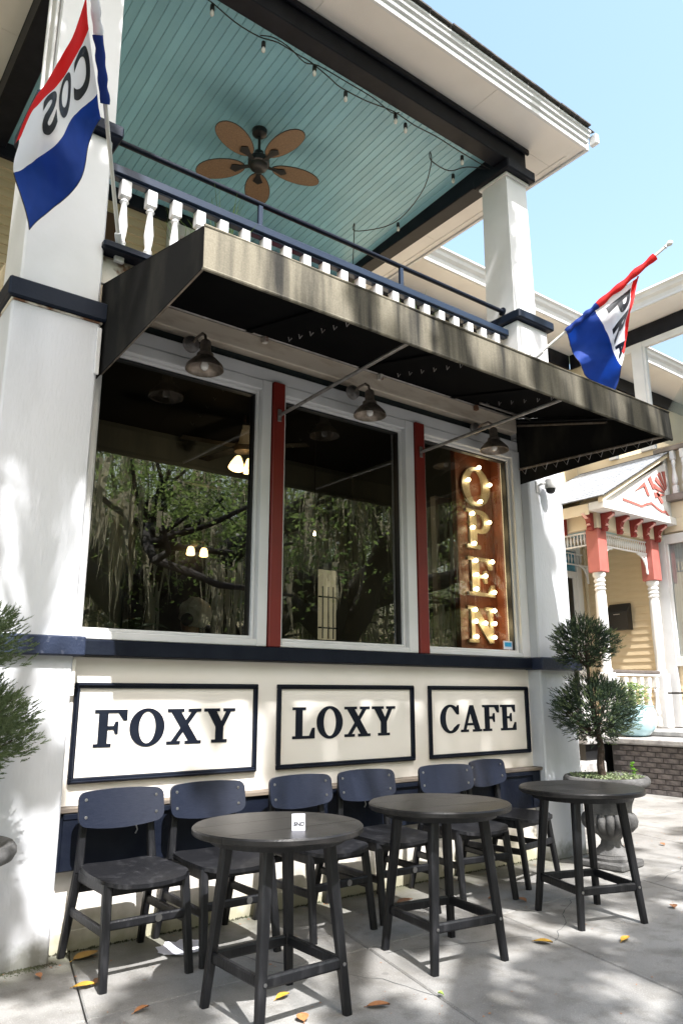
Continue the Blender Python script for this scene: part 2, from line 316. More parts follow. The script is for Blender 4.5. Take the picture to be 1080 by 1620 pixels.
class MB:
    def __init__(s): s.v = []; s.f = []; s.sm = []
    def add(s, vs, fs, smooth=False):
        k = len(s.v); s.v += [tuple(p) for p in vs]; s.f += [tuple(i + k for i in f) for f in fs]; s.sm += [smooth] * len(fs); return s
    def box(s, x0, x1, y0, y1, z0, z1, b=0.0):
        if x0 > x1: x0, x1 = x1, x0
        if y0 > y1: y0, y1 = y1, y0
        if z0 > z1: z0, z1 = z1, z0
        b = min(b, (x1 - x0) * .3, (y1 - y0) * .3, (z1 - z0) * .3)
        if b <= 0:
            vs = [(x, y, z) for z in (z0, z1) for y in (y0, y1) for x in (x0, x1)]
            return s.add(vs, [(0, 2, 3, 1), (4, 5, 7, 6), (0, 1, 5, 4), (2, 6, 7, 3), (0, 4, 6, 2), (1, 3, 7, 5)])
        # chamfered box
        X = (x0, x1); Y = (y0, y1); Z = (z0, z1); sg = (1, -1)
        vs = []; idx = {}
        for i in (0, 1):
            for j in (0, 1):
                for k in (0, 1):
                    for a in range(3):
                        p = [X[i] + (0 if a == 0 else b * sg[i]), Y[j] + (0 if a == 1 else b * sg[j]), Z[k] + (0 if a == 2 else b * sg[k])]
                        idx[i, j, k, a] = len(vs); vs.append(p)
        g = lambda i, j, k, a: idx[i, j, k, a]
        fs = []
        c4 = ((0, 0), (1, 0), (1, 1), (0, 1))
        fs.append([g(0, j, k, 0) for j, k in c4][::-1]); fs.append([g(1, j, k, 0) for j, k in c4])
        fs.append([g(i, 0, k, 1) for i, k in c4]); fs.append([g(i, 1, k, 1) for i, k in c4][::-1])
        fs.append([g(i, j, 0, 2) for i, j in c4][::-1]); fs.append([g(i, j, 1, 2) for i, j in c4])
        for j in (0, 1):
            for k in (0, 1):
                f = [g(0, j, k, 1), g(1, j, k, 1), g(1, j, k, 2), g(0, j, k, 2)]; fs.append(f if (j == k) else f[::-1])
        for i in (0, 1):
            for k in (0, 1):
                f = [g(i, 0, k, 0), g(i, 1, k, 0), g(i, 1, k, 2), g(i, 0, k, 2)]; fs.append(f[::-1] if (i == k) else f)
        for i in (0, 1):
            for j in (0, 1):
                f = [g(i, j, 0, 0), g(i, j, 1, 0), g(i, j, 1, 1), g(i, j, 0, 1)]; fs.append(f if (i == j) else f[::-1])
        for i in (0, 1):
            for j in (0, 1):
                for k in (0, 1):
                    f = [g(i, j, k, 0), g(i, j, k, 1), g(i, j, k, 2)]; fs.append(f if (i + j + k) % 2 else f[::-1])
        return s.add(vs, fs)
    def bar(s, p, q, w, h, w2=None, h2=None, up=(0, 0, 1)):
        p = Vector(p); q = Vector(q); d = (q - p).normalized(); u = Vector(up)
        if abs(d.dot(u)) > 0.95: u = Vector((0, 1, 0))
        a = d.cross(u).normalized(); c = a.cross(d).normalized()
        w2 = w if w2 is None else w2; h2 = h if h2 is None else h2
        vs = []
        ch = 0.18
        for P, W, H in ((p, w, h), (q, w2, h2)):
            for (i, j) in ((-1, -1 + ch * 2), (-1 + ch * 2, -1), (1 - ch * 2, -1), (1, -1 + ch * 2), (1, 1 - ch * 2), (1 - ch * 2, 1), (-1 + ch * 2, 1), (-1, 1 - ch * 2)):
                vs.append(P + a * (W / 2 * i) + c * (H / 2 * j))
        fs = [tuple(range(7, -1, -1)), tuple(range(8, 16))] + [(i, (i + 1) % 8, 8 + (i + 1) % 8, 8 + i) for i in range(8)]
        return s.add(vs, fs)
    def tube(s, pts, r, n=8, caps=True):
        pts = [Vector(p) for p in pts]; rs = r if isinstance(r, (list, tuple)) else [r] * len(pts)
        vs = []; prev = None
        for i, p in enumerate(pts):
            d = (pts[min(i + 1, len(pts) - 1)] - pts[max(i - 1, 0)])
            d = d.normalized() if d.length > 1e-9 else Vector((0, 0, 1))
            if prev is None:
                u = Vector((0, 0, 1)) if abs(d.z) < .9 else Vector((1, 0, 0)); a = d.cross(u).normalized()
            else:
                a = (prev - d * prev.dot(d))
                a = a.normalized() if a.length > 1e-6 else d.orthogonal().normalized()
            prev = a; c = d.cross(a)
            for k in range(n):
                t = 2 * PI * k / n; vs.append(p + (a * math.cos(t) + c * math.sin(t)) * rs[i])
        fs = []
        for i in range(len(pts) - 1):
            for k in range(n): fs.append((i * n + k, i * n + (k + 1) % n, (i + 1) * n + (k + 1) % n, (i + 1) * n + k))
        if caps: fs.append(tuple(range(n - 1, -1, -1))); fs.append(tuple((len(pts) - 1) * n + k for k in range(n)))
        return s.add(vs, fs, True)
    def lathe(s, prof, n=24, c=(0, 0, 0), axis=None, mod=None):
        c = Vector(c); ax = Vector(axis).normalized() if axis else Vector((0, 0, 1))
        q = ax.to_track_quat('Z', 'Y').to_matrix()
        vs = []
        for i, (r, z) in enumerate(prof):
            for k in range(n):
                t = 2 * PI * k / n; rr = r * (mod(i, t) if mod else 1)
                vs.append(c + q @ Vector((rr * math.cos(t), rr * math.sin(t), z)))
        fs = []
        for i in range(len(prof) - 1):
            for k in range(n): fs.append((i * n + k, i * n + (k + 1) % n, (i + 1) * n + (k + 1) % n, (i + 1) * n + k))
        fs.append(tuple(range(n - 1, -1, -1))); fs.append(tuple((len(prof) - 1) * n + k for k in range(n)))
        return s.add(vs, fs, True)
    def prism(s, poly, d):
        """poly: 3D points; extruded by vector d"""
        d = Vector(d); n = len(poly); a = [Vector(p) for p in poly]; vs = a + [p + d for p in a]
        return s.add(vs, [tuple(range(n - 1, -1, -1)), tuple(range(n, 2 * n))] + [(i, (i + 1) % n, n + (i + 1) % n, n + i) for i in range(n)])
    def mesh(s, name, m):
        me = bpy.data.meshes.new(name); me.from_pydata(s.v, [], s.f)
        me.polygons.foreach_set('use_smooth', s.sm)
        if m: me.materials.append(m)
        me.update(); me.validate()
        return me
    def build(s, name, m, parent=None, local=False, loc=(0, 0, 0), recalc=True, kind=None):
        import bmesh
        me = s.mesh(name, m)
        if recalc and len(s.f) < 60000:
            bm = bmesh.new(); bm.from_mesh(me); bmesh.ops.recalc_face_normals(bm, faces=bm.faces)
            for e in bm.edges:
                if len(e.link_faces) == 2 and e.calc_face_angle(0) > 0.7: e.smooth = False
            bm.to_mesh(me); bm.free()
        o = link(name, me, parent, local, loc)
        if kind: o['kind'] = kind
        return o
def bx(name, m, parent, x0, x1, y0, y1, z0, z1, b=0.004, **k): return MB().box(x0, x1, y0, y1, z0, z1, b).build(name, m, parent, **k)
def structure(o): o['kind'] = 'structure'; return o

# letters with slab serifs, drawn as outlines (units: percent of cap height)
def arc(cx, cy, rx, ry, a0, a1, n=28): return [(cx + rx * math.cos(R(a0 + (a1 - a0) * i / n)), cy + ry * math.sin(R(a0 + (a1 - a0) * i / n))) for i in range(n + 1)]
GL = {
 'F': (80, [[(0,0),(42,0),(42,9),(32,9),(32,46),(46,46),(50,34),(57,34),(57,68),(50,68),(46,56),(32,56),(32,91),(56,91),(69,70),(78,70),(78,100),(0,100),(0,91),(10,91),(10,9),(0,9)]]),
 'L': (74, [[(0,0),(72,0),(72,34),(64,34),(54,9),(32,9),(32,91),(43,91),(43,100),(0,100),(0,91),(10,91),(10,9),(0,9)]]),
 'E': (77, [[(0,0),(76,0),(76,31),(68,31),(57,9),(32,9),(32,46),(44,46),(48,34),(55,34),(55,67),(48,67),(44,55),(32,55),(32,91),(55,91),(65,71),(73,71),(73,100),(0,100),(0,91),(10,91),(10,9),(0,9)]]),
 'X': (96, [[(2,100),(46,100),(46,91),(38,91),(51.1,67.5),(66,91),(57,91),(57,100),(92,100),(92,91),(80,91),(57.7,55.8),(84,9),(94,9),(94,0),(50,0),(50,9),(59,9),(44.3,34.6),(28,9),(38,9),(38,0),(2,0),(2,9),(14,9),(37.6,46.2),(12,91),(2,91)]]),
 'Y': (89, [[(0,100),(44,100),(44,91),(35,91),(49,62),(62,91),(54,91),(54,100),(88,100),(88,91),(76,91),(55,46),(55,9),(66,9),(66,0),(22,0),(22,9),(33,9),(33,46),(10,91),(0,91)]]),
 'A': (94, [[(0,0),(34,0),(34,9),(23,9),(28,24),(57,24),(62,9),(52,9),(52,0),(94,0),(94,9),(86,9),(57,100),(40,100),(11,9),(0,9)], [(31,33),(54,33),(43,70)]]),
 'O': (88, [arc(44,50,44,53,0,360,48)[:-1], arc(44,50,21,44,0,360,48)[:-1]]),
 'C': (84, [arc(44,50,44,53,52,318,40) + [(84,30),(75,30)] + arc(44,50,21,44,312,58,36) + [(72,66),(81,66),(81,101),(75,101),(71,94)]]),
 'P': (76, [[(0,0),(43,0),(43,9),(32,9),(32,40)] + arc(46,70,30,30,-90,90,18) + [(0,100),(0,91),(10,91),(10,9),(0,9)], [(32,50)] + arc(42,70,13,20,-90,90,14) + [(32,90)]]),
 'N': (90, [[(0,0),(32,0),(32,9),(21,9),(21,70),(66,0),(80,0),(80,91),(90,91),(90,100),(58,100),(58,91),(69,91),(69,38),(27,100),(0,100),(0,91),(10,91),(10,9),(0,9)]]),
}
def glyph_mesh(ch, sx, sy, depth):
    cu = bpy.data.curves.new('glyph', 'CURVE'); cu.dimensions = '2D'; cu.fill_mode = 'BOTH'; cu.extrude = depth / 2; cu.bevel_depth = 0
    for pl in GL[ch][1]:
        sp = cu.splines.new('POLY'); sp.points.add(len(pl) - 1)
        for i, (x, y) in enumerate(pl): sp.points[i].co = (x * sx / 100, y * sy / 100, 0, 1)
        sp.use_cyclic_u = True
    o = bpy.data.objects.new('tmp_glyph', cu); col.objects.link(o)
    dg = bpy.context.evaluated_depsgraph_get(); dg.update()
    me = bpy.data.meshes.new_from_object(o.evaluated_get(dg))
    bpy.data.objects.remove(o); bpy.data.curves.remove(cu)
    return me
def letter(ch, x, y, z, sx, sy, depth, m, parent):
    """upright letter on a wall facing -y; front face at y"""
    me = glyph_mesh(ch, sx, sy, depth)
    me.transform(Matrix(((1, 0, 0, x), (0, 0, -1, y + depth / 2), (0, 1, 0, z), (0, 0, 0, 1))))
    me.materials.clear(); me.materials.append(m); me.name = 'letter'
    o = link('letter', me, parent); return o
def font_mesh(txt, size, offset=0.0):
    cu = bpy.data.curves.new('t', 'FONT'); cu.body = txt; cu.size = size; cu.offset = offset
    o = bpy.data.objects.new('tmp_text', cu); col.objects.link(o)
    dg = bpy.context.evaluated_depsgraph_get(); dg.update()
    me = bpy.data.meshes.new_from_object(o.evaluated_get(dg))
    bpy.data.objects.remove(o); bpy.data.curves.remove(cu)
    return me

# ================================================================== SETTING
g = MB().box(-400, 400, -400, 400, -0.42, -0.30)
structure(g.build('ground', grassm))
# carriageway in front of the cafe, with a kerb
structure(MB().box(-60, 60, -10.0, -1.4, -0.29, -0.14).build('road', asphalt))
structure(MB().box(-60, 60, -1.4, -1.25, -0.20, 0.0, 0.02).build('kerb', stone_lt))
structure(MB().box(-60, 60, -10.15, -10.0, -0.28, -0.02, 0.02).build('kerb', stone_lt))
# sidewalk: cast slabs with recessed joints, laid slightly askew to the building
walk = structure(MB().box(-14, 34, -1.25, 12, -0.20, -0.030).build('sidewalk', gap))
sk = 0.24
def slab(x0, x1, y0, y1):
    g_ = 0.0035
    P = [(x0 + g_ + sk * (y0 - 3), y0 + g_), (x1 - g_ + sk * (y0 - 3), y0 + g_), (x1 - g_ + sk * (y1 - 3), y1 - g_), (x0 + g_ + sk * (y1 - 3), y1 - g_)]
    c = Vector((sum(p[0] for p in P) / 4, sum(p[1] for p in P) / 4, 0))
    m_ = MB(); e = 0.007
    lo = [(p[0] - c.x, p[1] - c.y, -0.028) for p in P]
    mid = [(p[0] - c.x, p[1] - c.y, -e) for p in P]
    top = [((p[0] - c.x) * (1 - e / abs(P[1][0] - P[0][0]) * 2), (p[1] - c.y) * (1 - e / (y1 - y0) * 2), 0.0) for p in P]
    m_.add(lo + mid + top, [(0, 1, 5, 4), (1, 2, 6, 5), (2, 3, 7, 6), (3, 0, 4, 7), (4, 5, 9, 8), (5, 6, 10, 9), (6, 7, 11, 10), (7, 4, 8, 11), (8, 9, 10, 11)])
    m_.build('slab', concrete, walk, loc=c)
xs = [-6.6, -5.2, -3.8, -2.4, -1.1, 0.1, 1.19, 2.68, 3.71, 5.2, 6.6, 8.0, 9.4, 10.9, 12.3, 13.8, 15.3]
ys = [-1.2, 0.35, 1.9, 3.42, 4.95, 6.9, 8.8]
for i in range(len(xs) - 1):
    for j in range(len(ys) - 1):
        slab(xs[i], xs[i + 1], ys[j], ys[j + 1])

# ================================================================== CAFE BUILDING
B = thing('cafe_building', 'two storey cream and white cafe building with shop windows below an upstairs porch', 'building', (3.3, 4.4, 0))
YW = 4.33
bx('lower_wall', cream, B, 1.30, 5.40, YW, 4.46, -0.05, 1.505)
bx('wall_base', cream, B, 1.37, 5.31, YW - 0.016, YW - 0.001, -0.05, 0.10)
# black ledge box under the signs, with its cap board and little latches
lb = bx('ledge_box', black, B, 1.385, 5.305, 4.255, 4.327, 0.40, 0.685)
bx('ledge_cap', mat('ledge_cap_wood', (0.20, 0.16, 0.12), (0.05, 0.045, 0.045), rough=0.7, scale=6, stretch=(.3, 3, 1), bump=.4), lb, 1.375, 5.318, 4.235, 4.328, 0.689, 0.715)
for x in (1.45, 2.72, 4.02, 5.24): bx('ledge_batten', black, lb, x - .05, x + .05, 4.243, 4.252, 0.405, 0.68)
for x in (1.40, 2.98, 4.2): bx('ledge_lip', black, lb, x, x + 1.0, 4.238, 4.2515, 0.655, 0.686)
for x in (1.80, 3.42, 4.74):
    MB().tube([(x, 4.25, .60), (x, 4.235, .60), (x + .008, 4.232, .575), (x, 4.238, .555)], .004, 6).build('latch', steel, lb)
bx('sill', black, B, 1.30, 5.275, 4.245, 4.47, 1.507, 1.598, .008)

def pier(x0, x1, nm, ylo=4.2):
    p = bx(nm, stucco, B, x0, x1, ylo, 4.68, -0.05, 3.478 if x0 < 2 else 3.600, .012)
    return p
pl = pier(0.865, 1.372, 'pier'); pr = pier(5.312, 5.79, 'pier')
for p, x0, x1 in ((pl, 0.865, 1.372), (pr, 5.312, 5.79)):
    bx('pier_sill', navy, p, x0 - .035, x1 + .045, 4.145, 4.72, 1.500, 1.605, .008)
    if x0 < 2: bx('pier_band', navyband, p, x0 - .03, x1 + .03, 4.168, 4.72, 3.482, 3.602, .010)
    if x0 < 2: bx('pier_trim', rustm, p, x0 - .008, x1 + .008, 4.19, 4.70, 3.468, 3.480, .003)
# curved flashing tab on the wall beside the left pier
bx('flashing', cream2, pl, 1.373, 1.392, 4.21, 4.327, 1.29, 1.49, .003)
for x0, x1 in ((0.90, 1.365), (5.32, 5.765)):
    u = bx('upper_pier', white, B, x0, x1, 4.225, 4.67, 3.606, 4.776, .012)
    bx('pier_cap', navyband, u, x0 - .03, x1 + .05, 4.17, 4.70, 4.780, 4.872, .012)
def column(x0, x1, y0, y1, z0, z1, t=0.012):
    vs = []
    for z, s in ((z0, 0), (z1, t)):
        for (x, y, i, j) in ((x0, y0, 1, 1), (x1, y0, -1, 1), (x1, y1, -1, -1), (x0, y1, 1, -1)):
            vs.append((x + i * s, y + j * s, z))
    return MB().add(vs, [(3, 2, 1, 0), (4, 5, 6, 7), (0, 1, 5, 4), (1, 2, 6, 5), (2, 3, 7, 6), (3, 0, 4, 7)]).build('porch_column', white, B)
for x0, x1 in ((0.975, 1.375), (5.30, 5.625)):
    c = column(x0, x1, 4.24, 4.585, 4.876, 6.40)
    bx('column_cap', beamblack, c, x0 - .05, x1 + .045, 4.165, 4.64, 6.403, 6.515, .012)
    bx('column_neck', white, c, x0 - .012, x1 + .012, 4.226, 4.60, 6.372, 6.400, .005)
# corner trim down the upper left column
for k in range(2): bx('corner_bead', white, B, .955 - k * .03, .972 - k * .03, 4.30 + k * .05, 4.34 + k * .05, 4.88, 6.4, .006)

# header boards over the shop windows
bx('head_board', beige, B, 1.375, 5.31, 4.295, 4.47, 3.645, 3.79, .006)
bx('head_gap', gap, B, 1.375, 5.31, 4.375, 4.47, 3.560, 3.643, 0)
bx('window_header', white, B, 1.375, 5.31, 4.298, 4.47, 3.462, 3.558, .006)
bx('awning_rail', galv, B, 1.42, 5.30, 4.265, 4.292, 3.772, 3.794, .004)
for x in (2.55, 3.62, 4.72): bx('rail_bracket', rustm, B, x, x + .035, 4.25, 4.29, 3.73, 3.775, .003)
bx('porch_fascia', rustm, B, 1.37, 5.31, 4.285, 4.45, 3.793, 3.975, .004)

# shop windows
def window(x0, x1, z0, z1, fl, fr):
    """fl, fr: widths of the left and right jambs"""
    wd = MB()
    wd.box(x0 - fl, x0, 4.285, 4.44, 1.602, 3.458, .004)
    wd.box(x1, x1 + fr, 4.285, 4.44, 1.602, 3.458, .004)
    wd.box(x0, x1, 4.287, 4.44, 1.602, z0, .004)
    wd.box(x0, x1, 4.289, 4.44, z1, 3.456, .004)
    o = wd.build('shop_window', white, B)
    bd = MB(); t = .022
    bd.box(x0 + .001, x0 + t, 4.325, 4.40, z0 + .001, z1 - .001, .004); bd.box(x1 - t, x1 - .001, 4.325, 4.40, z0 + .001, z1 - .001, .004)
    bd.box(x0 + t, x1 - t, 4.326, 4.40, z0 + .001, z0 + t, .004); bd.box(x0 + t, x1 - t, 4.326, 4.40, z1 - t, z1 - .001, .004)
    bd.build('glazing_bead', white, o)
    gk = MB(); a = t + .001; k = .010
    gk.box(x0 + a, x0 + a + k, 4.35, 4.40, z0 + a, z1 - a); gk.box(x1 - a - k, x1 - a, 4.35, 4.40, z0 + a, z1 - a); gk.box(x0 + a + k, x1 - a - k, 4.35, 4.40, z1 - a - k, z1 - a)
    gk.build('gasket', blackmetal, o)
    MB().add([(x0 + .02, 4.375, z0 + .02), (x1 - .02, 4.375, z0 + .02), (x1 - .02, 4.375, z1 - .02), (x0 + .02, 4.375, z1 - .02)], [(0, 1, 2, 3)]).build('pane', glass, o, recalc=False)
    return o
w1 = window(1.425, 2.570, 1.648, 3.385, .05, .075)
w2 = window(2.762, 3.905, 1.640, 3.385, .012, .093)
w3 = window(4.118, 5.206, 1.640, 3.385, .012, .104)
for x0, x1 in ((2.652, 2.746), (4.004, 4.102)): bx('mullion', red, B, x0, x1, 4.268, 4.45, 1.600, 3.460, .005)
st = bx('sticker', paperm, w3, 5.060, 5.172, 4.368, 4.370, 1.672, 1.742, 0)
bx('sticker_print', bluestick, st, 5.075, 5.157, 4.3655, 4.3675, 1.695, 1.730, 0)

# lettered sign panels
def sign_panel(x0, x1, word, lx0, lx1):
    z0, z1 = 0.825, 1.362
    p = bx('sign_panel', cream2, B, x0 + .03, x1 - .03, YW - .008, YW - .001, z0 + .03, z1 - .03, .002)
    fr = MB(); t = .030
    for (y0, e, k) in ((YW - .024, 0, t), (YW - .036, .007, .016)):
        fr.box(x0 + e, x1 - e, y0, YW - .0095 if e else YW - .001, z0 + e, z0 + k, .004); fr.box(x0 + e, x1 - e, y0, YW - .0095 if e else YW - .001, z1 - k, z1 - e, .004)
        fr.box(x0 + e + .0004, x0 + k, y0 + .0004, YW - .0095 if e else YW - .0012, z0 + k, z1 - k, .004); fr.box(x1 - k, x1 - e - .0004, y0 + .0004, YW - .0095 if e else YW - .0012, z0 + k, z1 - k, .004)
    fr.build('moulding', navy if False else black, p)
    H = 0.203; tot = sum(GL[c][0] for c in word) + 4.5 * (len(word) - 1)
    sc = (lx1 - lx0) / tot * 100; x = lx0
    for c in word:
        letter(c, x, YW - .0125, 1.011, sc, H, .004, black, p); x += (GL[c][0] + 4.5) * sc / 100
sign_panel(1.430, 2.607, 'FOXY', 1.555, 2.450)
sign_panel(2.757, 3.960, 'LOXY', 2.880, 3.782)
sign_panel(4.115, 5.268, 'CAFE', 4.235, 5.115)

# ---- upstairs porch
bx('porch_floor', beige, B, 1.30, 5.40, 4.30, 7.05, 3.98, 4.035)
bx('floor_nosing', black, B, 1.345, 5.305, 4.175, 4.298, 3.985, 4.040, .012)
rl = bx('railing', railblue, B, 1.366, 5.318, 4.332, 4.428, 4.645, 4.712, .008)
bx('rail_fillet', railblue, rl, 1.367, 5.317, 4.352, 4.408, 4.628, 4.644, .003)
bp_ = [(.034, 0), (.034, .10), (.020, .115), (.030, .135), (.019, .155), (.028, .20), (.033, .26), (.024, .35), (.019, .42), (.030, .437), (.020, .455), (.034, .47), (.034, .585)]
bm_ = MB()
bm_.box(-.034, .034, -.034, .034, 0, .10, .004); bm_.box(-.034, .034, -.034, .034, .47, .588, .004)
bm_.lathe(bp_[1:12], 12)
bal = bm_.build('baluster', white, rl, loc=(1.52, 4.38, 4.040))
for k in range(1, 21):
    c = bal.copy(); col.objects.link(c); c.location.x += .1822 * k
hr = MB().tube([(1.37, 4.38, 4.915), (5.30, 4.38, 4.915)], .021, 12).build('handrail', black, B)
for x in (2.56, 3.98): bx('handrail_post', railblue, hr, x - .018, x + .018, 4.365, 4.395, 4.713, 4.898, .003)
for x, d in ((1.366, 1), (5.298, -1)): MB().lathe([(.042, 0), (.042, .008), (.028, .014)], 16, (x, 4.38, 4.915), (d, 0, 0)).build('handrail_flange', black, hr)

# beams
fb = bx('front_beam', beamblack, B, 0.96, 5.575, 4.20, 4.375, 6.517, 6.752, .008)
bx('beam_crown', beamblack, fb, 0.95, 5.60, 4.165, 4.198, 6.690, 6.752, .01)
bx('side_beam', beamblack, B, 5.345, 5.530, 4.38, 7.4, 6.512, 6.752, .008)
bx('side_beam', beamblack, B, 1.035, 1.245, 4.38, 7.4, 6.512, 6.752, .008)
# beadboard ceiling, each board its own
cl = MB().box(1.246, 5.344, 4.376, 7.1, 6.762, 6.775).build('porch_ceiling', gap, B)
def board_mesh():
    m_ = MB(); wd = .0795; n0 = 4.376; n1 = 7.10
    z0, z1 = 6.738, 6.585
    a = [(0, z0), (wd, z0)]
    vs = []
    for y, z in ((n0, z0), (n1, z1)):
        for x, dz in ((0, .010), (0, .004), (.004, 0), (wd - .004, 0), (wd, .004), (wd, .010)): vs.append((x, y, z + dz))
    m_.add(vs, [(i, i + 1, 7 + i, 6 + i) for i in range(5)] + [(5, 0, 6, 11)])
    return m_
bd0 = board_mesh().build('board', teal, cl, loc=(1.2475, 0, 0))
for k in range(1, 50):
    c = bd0.copy(); col.objects.link(c); c.location.x += .082 * k
# eaves
def sof(x0, x1, y0, y1): return bx('soffit_panel', soffit_m, so_, x0, x1, y0, y1, 6.755, 6.775, .001)
so_ = group_part('soffit', B)
for x0, x1 in ((-7.0, -.403), (-.4, .55), (.553, 2.9), (2.903, 4.72), (4.723, 6.045)): sof(x0, x1, 3.814, 4.199)
for y0, y1 in ((4.202, 5.9), (5.903, 7.6)): sof(5.533, 6.045, y0, y1); sof(-.4, 1.032, y0, y1); sof(-7.0, -.403, y0, y1)
bx('soffit_backing', gap, so_, -7, 6.04, 3.816, 4.198, 6.778, 6.79, 0)
for _a, _b in ((5.40, 6.04), (-7, 1.20)): bx('soffit_backing', gap, so_, _a, _b, 4.2, 7.6, 6.778, 6.79, 0)
bx('soffit_trim', soffit_m, so_, 5.97, 5.985, 4.0, 7.6, 6.749, 6.7545, 0)
gt = MB()
prof = [(3.812, 6.738), (3.812, 6.90), (3.735, 6.915), (3.722, 6.91), (3.722, 6.89), (3.738, 6.875), (3.742, 6.85), (3.762, 6.835), (3.765, 6.80), (3.785, 6.79), (3.785, 6.738)]
gt.prism([(-7, y, z) for y, z in prof], (13.04, 0, 0))
gt.build('front_gutter', white, B)
bx('side_fascia', white, B, 6.046, 6.085, 3.79, 7.6, 6.735, 6.90, .006)
bx('gutter_end', white, B, 6.0865, 6.14, 3.70, 3.785, 6.79, 6.90, .006)
rf = MB(); rf.prism([(-7, 3.72, 6.918), (-7, 3.72, 6.930), (-7, 7.8, 8.35), (-7, 7.8, 8.335)], (13.10, 0, 0))
rf.build('roof', roofdark, B)
rs = MB()
random.seed(3)
x = -7.0
while x < 5.95:
    wv = random.uniform(.22, .30); rs.box(x, x + wv - .006, 3.695 + random.uniform(-.012, .006), 3.78, 6.931, 6.943 + random.uniform(0, .006)); x += wv
ro = rs.build('roof_edge_shingles', roofdark, B); ro['kind'] = 'stuff'

# porch back wall: lapped siding and a window
bw = bx('porch_wall', siding_m, B, -7.0, 5.5, 7.12, 7.30, 3.98, 7.0, 0)
bx('ground_floor_wall', siding_m, B, -7.0, 0.895, 7.12, 7.30, -.1, 3.978, 0)
bx('wall_frieze', beamblack, bw, 0.8, 5.4, 7.07, 7.119, 6.42, 6.58, .004)
def lap(x0, x1, y, m, parent, z0, z1, pitch=.105, axis='y', nm='siding_board'):
    """lapped boards on a wall facing -y (axis y) or -x (axis x)"""
    n = max(1, int(round((z1 - z0) / pitch))); p_ = (z1 - z0) / n
    L = x1 - x0
    if axis == 'y': vs = [(0, -.004, p_), (L, -.004, p_), (L, -.018, 0), (0, -.018, 0), (0, 0, 0), (L, 0, 0)]
    else: vs = [(-.004, 0, p_), (-.004, L, p_), (-.018, L, 0), (-.018, 0, 0), (0, 0, 0), (0, L, 0)]
    me = MB().add(vs, [(0, 1, 2, 3), (3, 2, 5, 4), (0, 3, 4), (1, 5, 2)]).mesh('siding_board', m)
    for k in range(n):
        l_ = (x0, y, z0 + k * p_) if axis == 'y' else (y, x0, z0 + k * p_)
        link(nm, me, parent, loc=l_)
lap(-1.0, 2.965, 7.119, siding_m, bw, 5.1, 6.42)
lap(-7.0, 0.89, 7.119, siding_m, bw, .3, 5.1, .12)
lap(-7.0, -1.01, 7.119, siding_m, bw, 5.1, 6.9)
lap(4.41, 5.4, 7.119, siding_m, bw, 5.1, 6.42)
pwn = MB(); pwn.box(2.97, 3.10, 7.04, 7.13, 4.6, 6.42, .004); pwn.box(4.27, 4.40, 7.04, 7.13, 4.6, 6.42, .004); pwn.box(3.101, 4.269, 7.04, 7.13, 6.28, 6.415, .004); pwn.box(3.101, 4.269, 7.05, 7.13, 5.5, 5.56, .004)
pw = pwn.build('porch_window', white, B)
bx('pane', intdark, pw, 3.10, 4.27, 7.10, 7.115, 4.7, 6.28, 0)
dr = bx('porch_door', intwood, B, 2.02, 2.40, 7.06, 7.135, 4.04, 6.25, .01)
# side walls and back so that the building stays closed from the side
bx('side_wall', cream, B, 5.55, 5.77, 4.69, 7.3, 0, 3.95, 0)
bx('side_wall', siding_m, B, 0.9, 1.05, 4.69, 7.3, 0, 3.95, 0)
bx('rear_wall', intwall, B, -1.0, 5.77, 9.0, 9.1, 0, 7.0, 0)
bx('side_wall', siding_m, B, -1.02, -1.0, 7.1, 9.1, 0, 7.0, 0)

# ---- inside the cafe
bx('interior_floor', intdark, B, 1.06, 5.54, 4.47, 8.99, 0.60, 0.70, 0)
bx('interior_ceiling', intdark, B, 1.06, 5.54, 4.47, 8.99, 3.92, 3.97, 0)
bx('interior_left_wall', intwall, B, 1.055, 1.10, 4.47, 8.99, 0.70, 3.92, 0)
bx('interior_right_wall', intwall, B, 5.49, 5.545, 4.69, 8.99, 0.70, 3.92, 0)
ib = group_part('interior_back_wall', B)
bx('wall_panel', intwall, ib, 1.10, 2.74, 7.0, 7.10, 0.70, 3.92, 0)
bx('wall_panel', intwall, ib, 3.99, 4.99, 7.0, 7.10, 0.70, 3.92, 0)
bx('wall_panel', intwall, ib, 2.74, 3.99, 7.0, 7.10, 3.55, 3.92, 0)
bx('wall_panel', intwall, ib, 4.99, 5.49, 7.0, 7.10, 2.72, 3.92, 0)
bx('opening_cornice', blackmetal, ib, 2.66, 4.07, 6.90, 6.998, 3.42, 3.56, .01)
bx('opening_jamb', blackmetal, ib, 2.70, 2.76, 6.96, 7.11, 0.70, 3.42, .004)
bx('opening_jamb', blackmetal, ib, 3.97, 4.03, 6.96, 7.11, 0.70, 3.42, .004)
bx('dark_room', intdark, B, 2.0, 4.95, 8.60, 8.70, 0.70, 3.92, 0)
iw = bx('back_window', brightview, B, 4.995, 5.26, 7.02, 7.04, 1.90, 2.70, 0)
for x in (5.05, 5.13, 5.20): MB().tube([(x, 6.99, 1.91), (x, 6.99, 2.50)], .008, 6).build('window_bar', blackmetal, iw)
for z in (2.03, 2.38): MB().tube([(4.99, 6.985, z), (5.26, 6.985, z)], .010, 6).build('window_bar', blackmetal, iw)
dp = MB(); dp.box(4.90, 4.945, 4.98, 5.05, .70, 3.13, .004); dp.box(5.07, 5.12, 4.98, 5.05, .70, 3.13, .004); dp.box(4.946, 5.069, 4.98, 5.05, 3.05, 3.128, .004)
do = dp.build('inner_door_frame', white, B)
bx('inner_door', mat('pale_door', (0.45, 0.55, 0.56), rough=.5, amt=.05), do, 4.947, 5.068, 5.0, 5.03, .70, 3.049, 0)
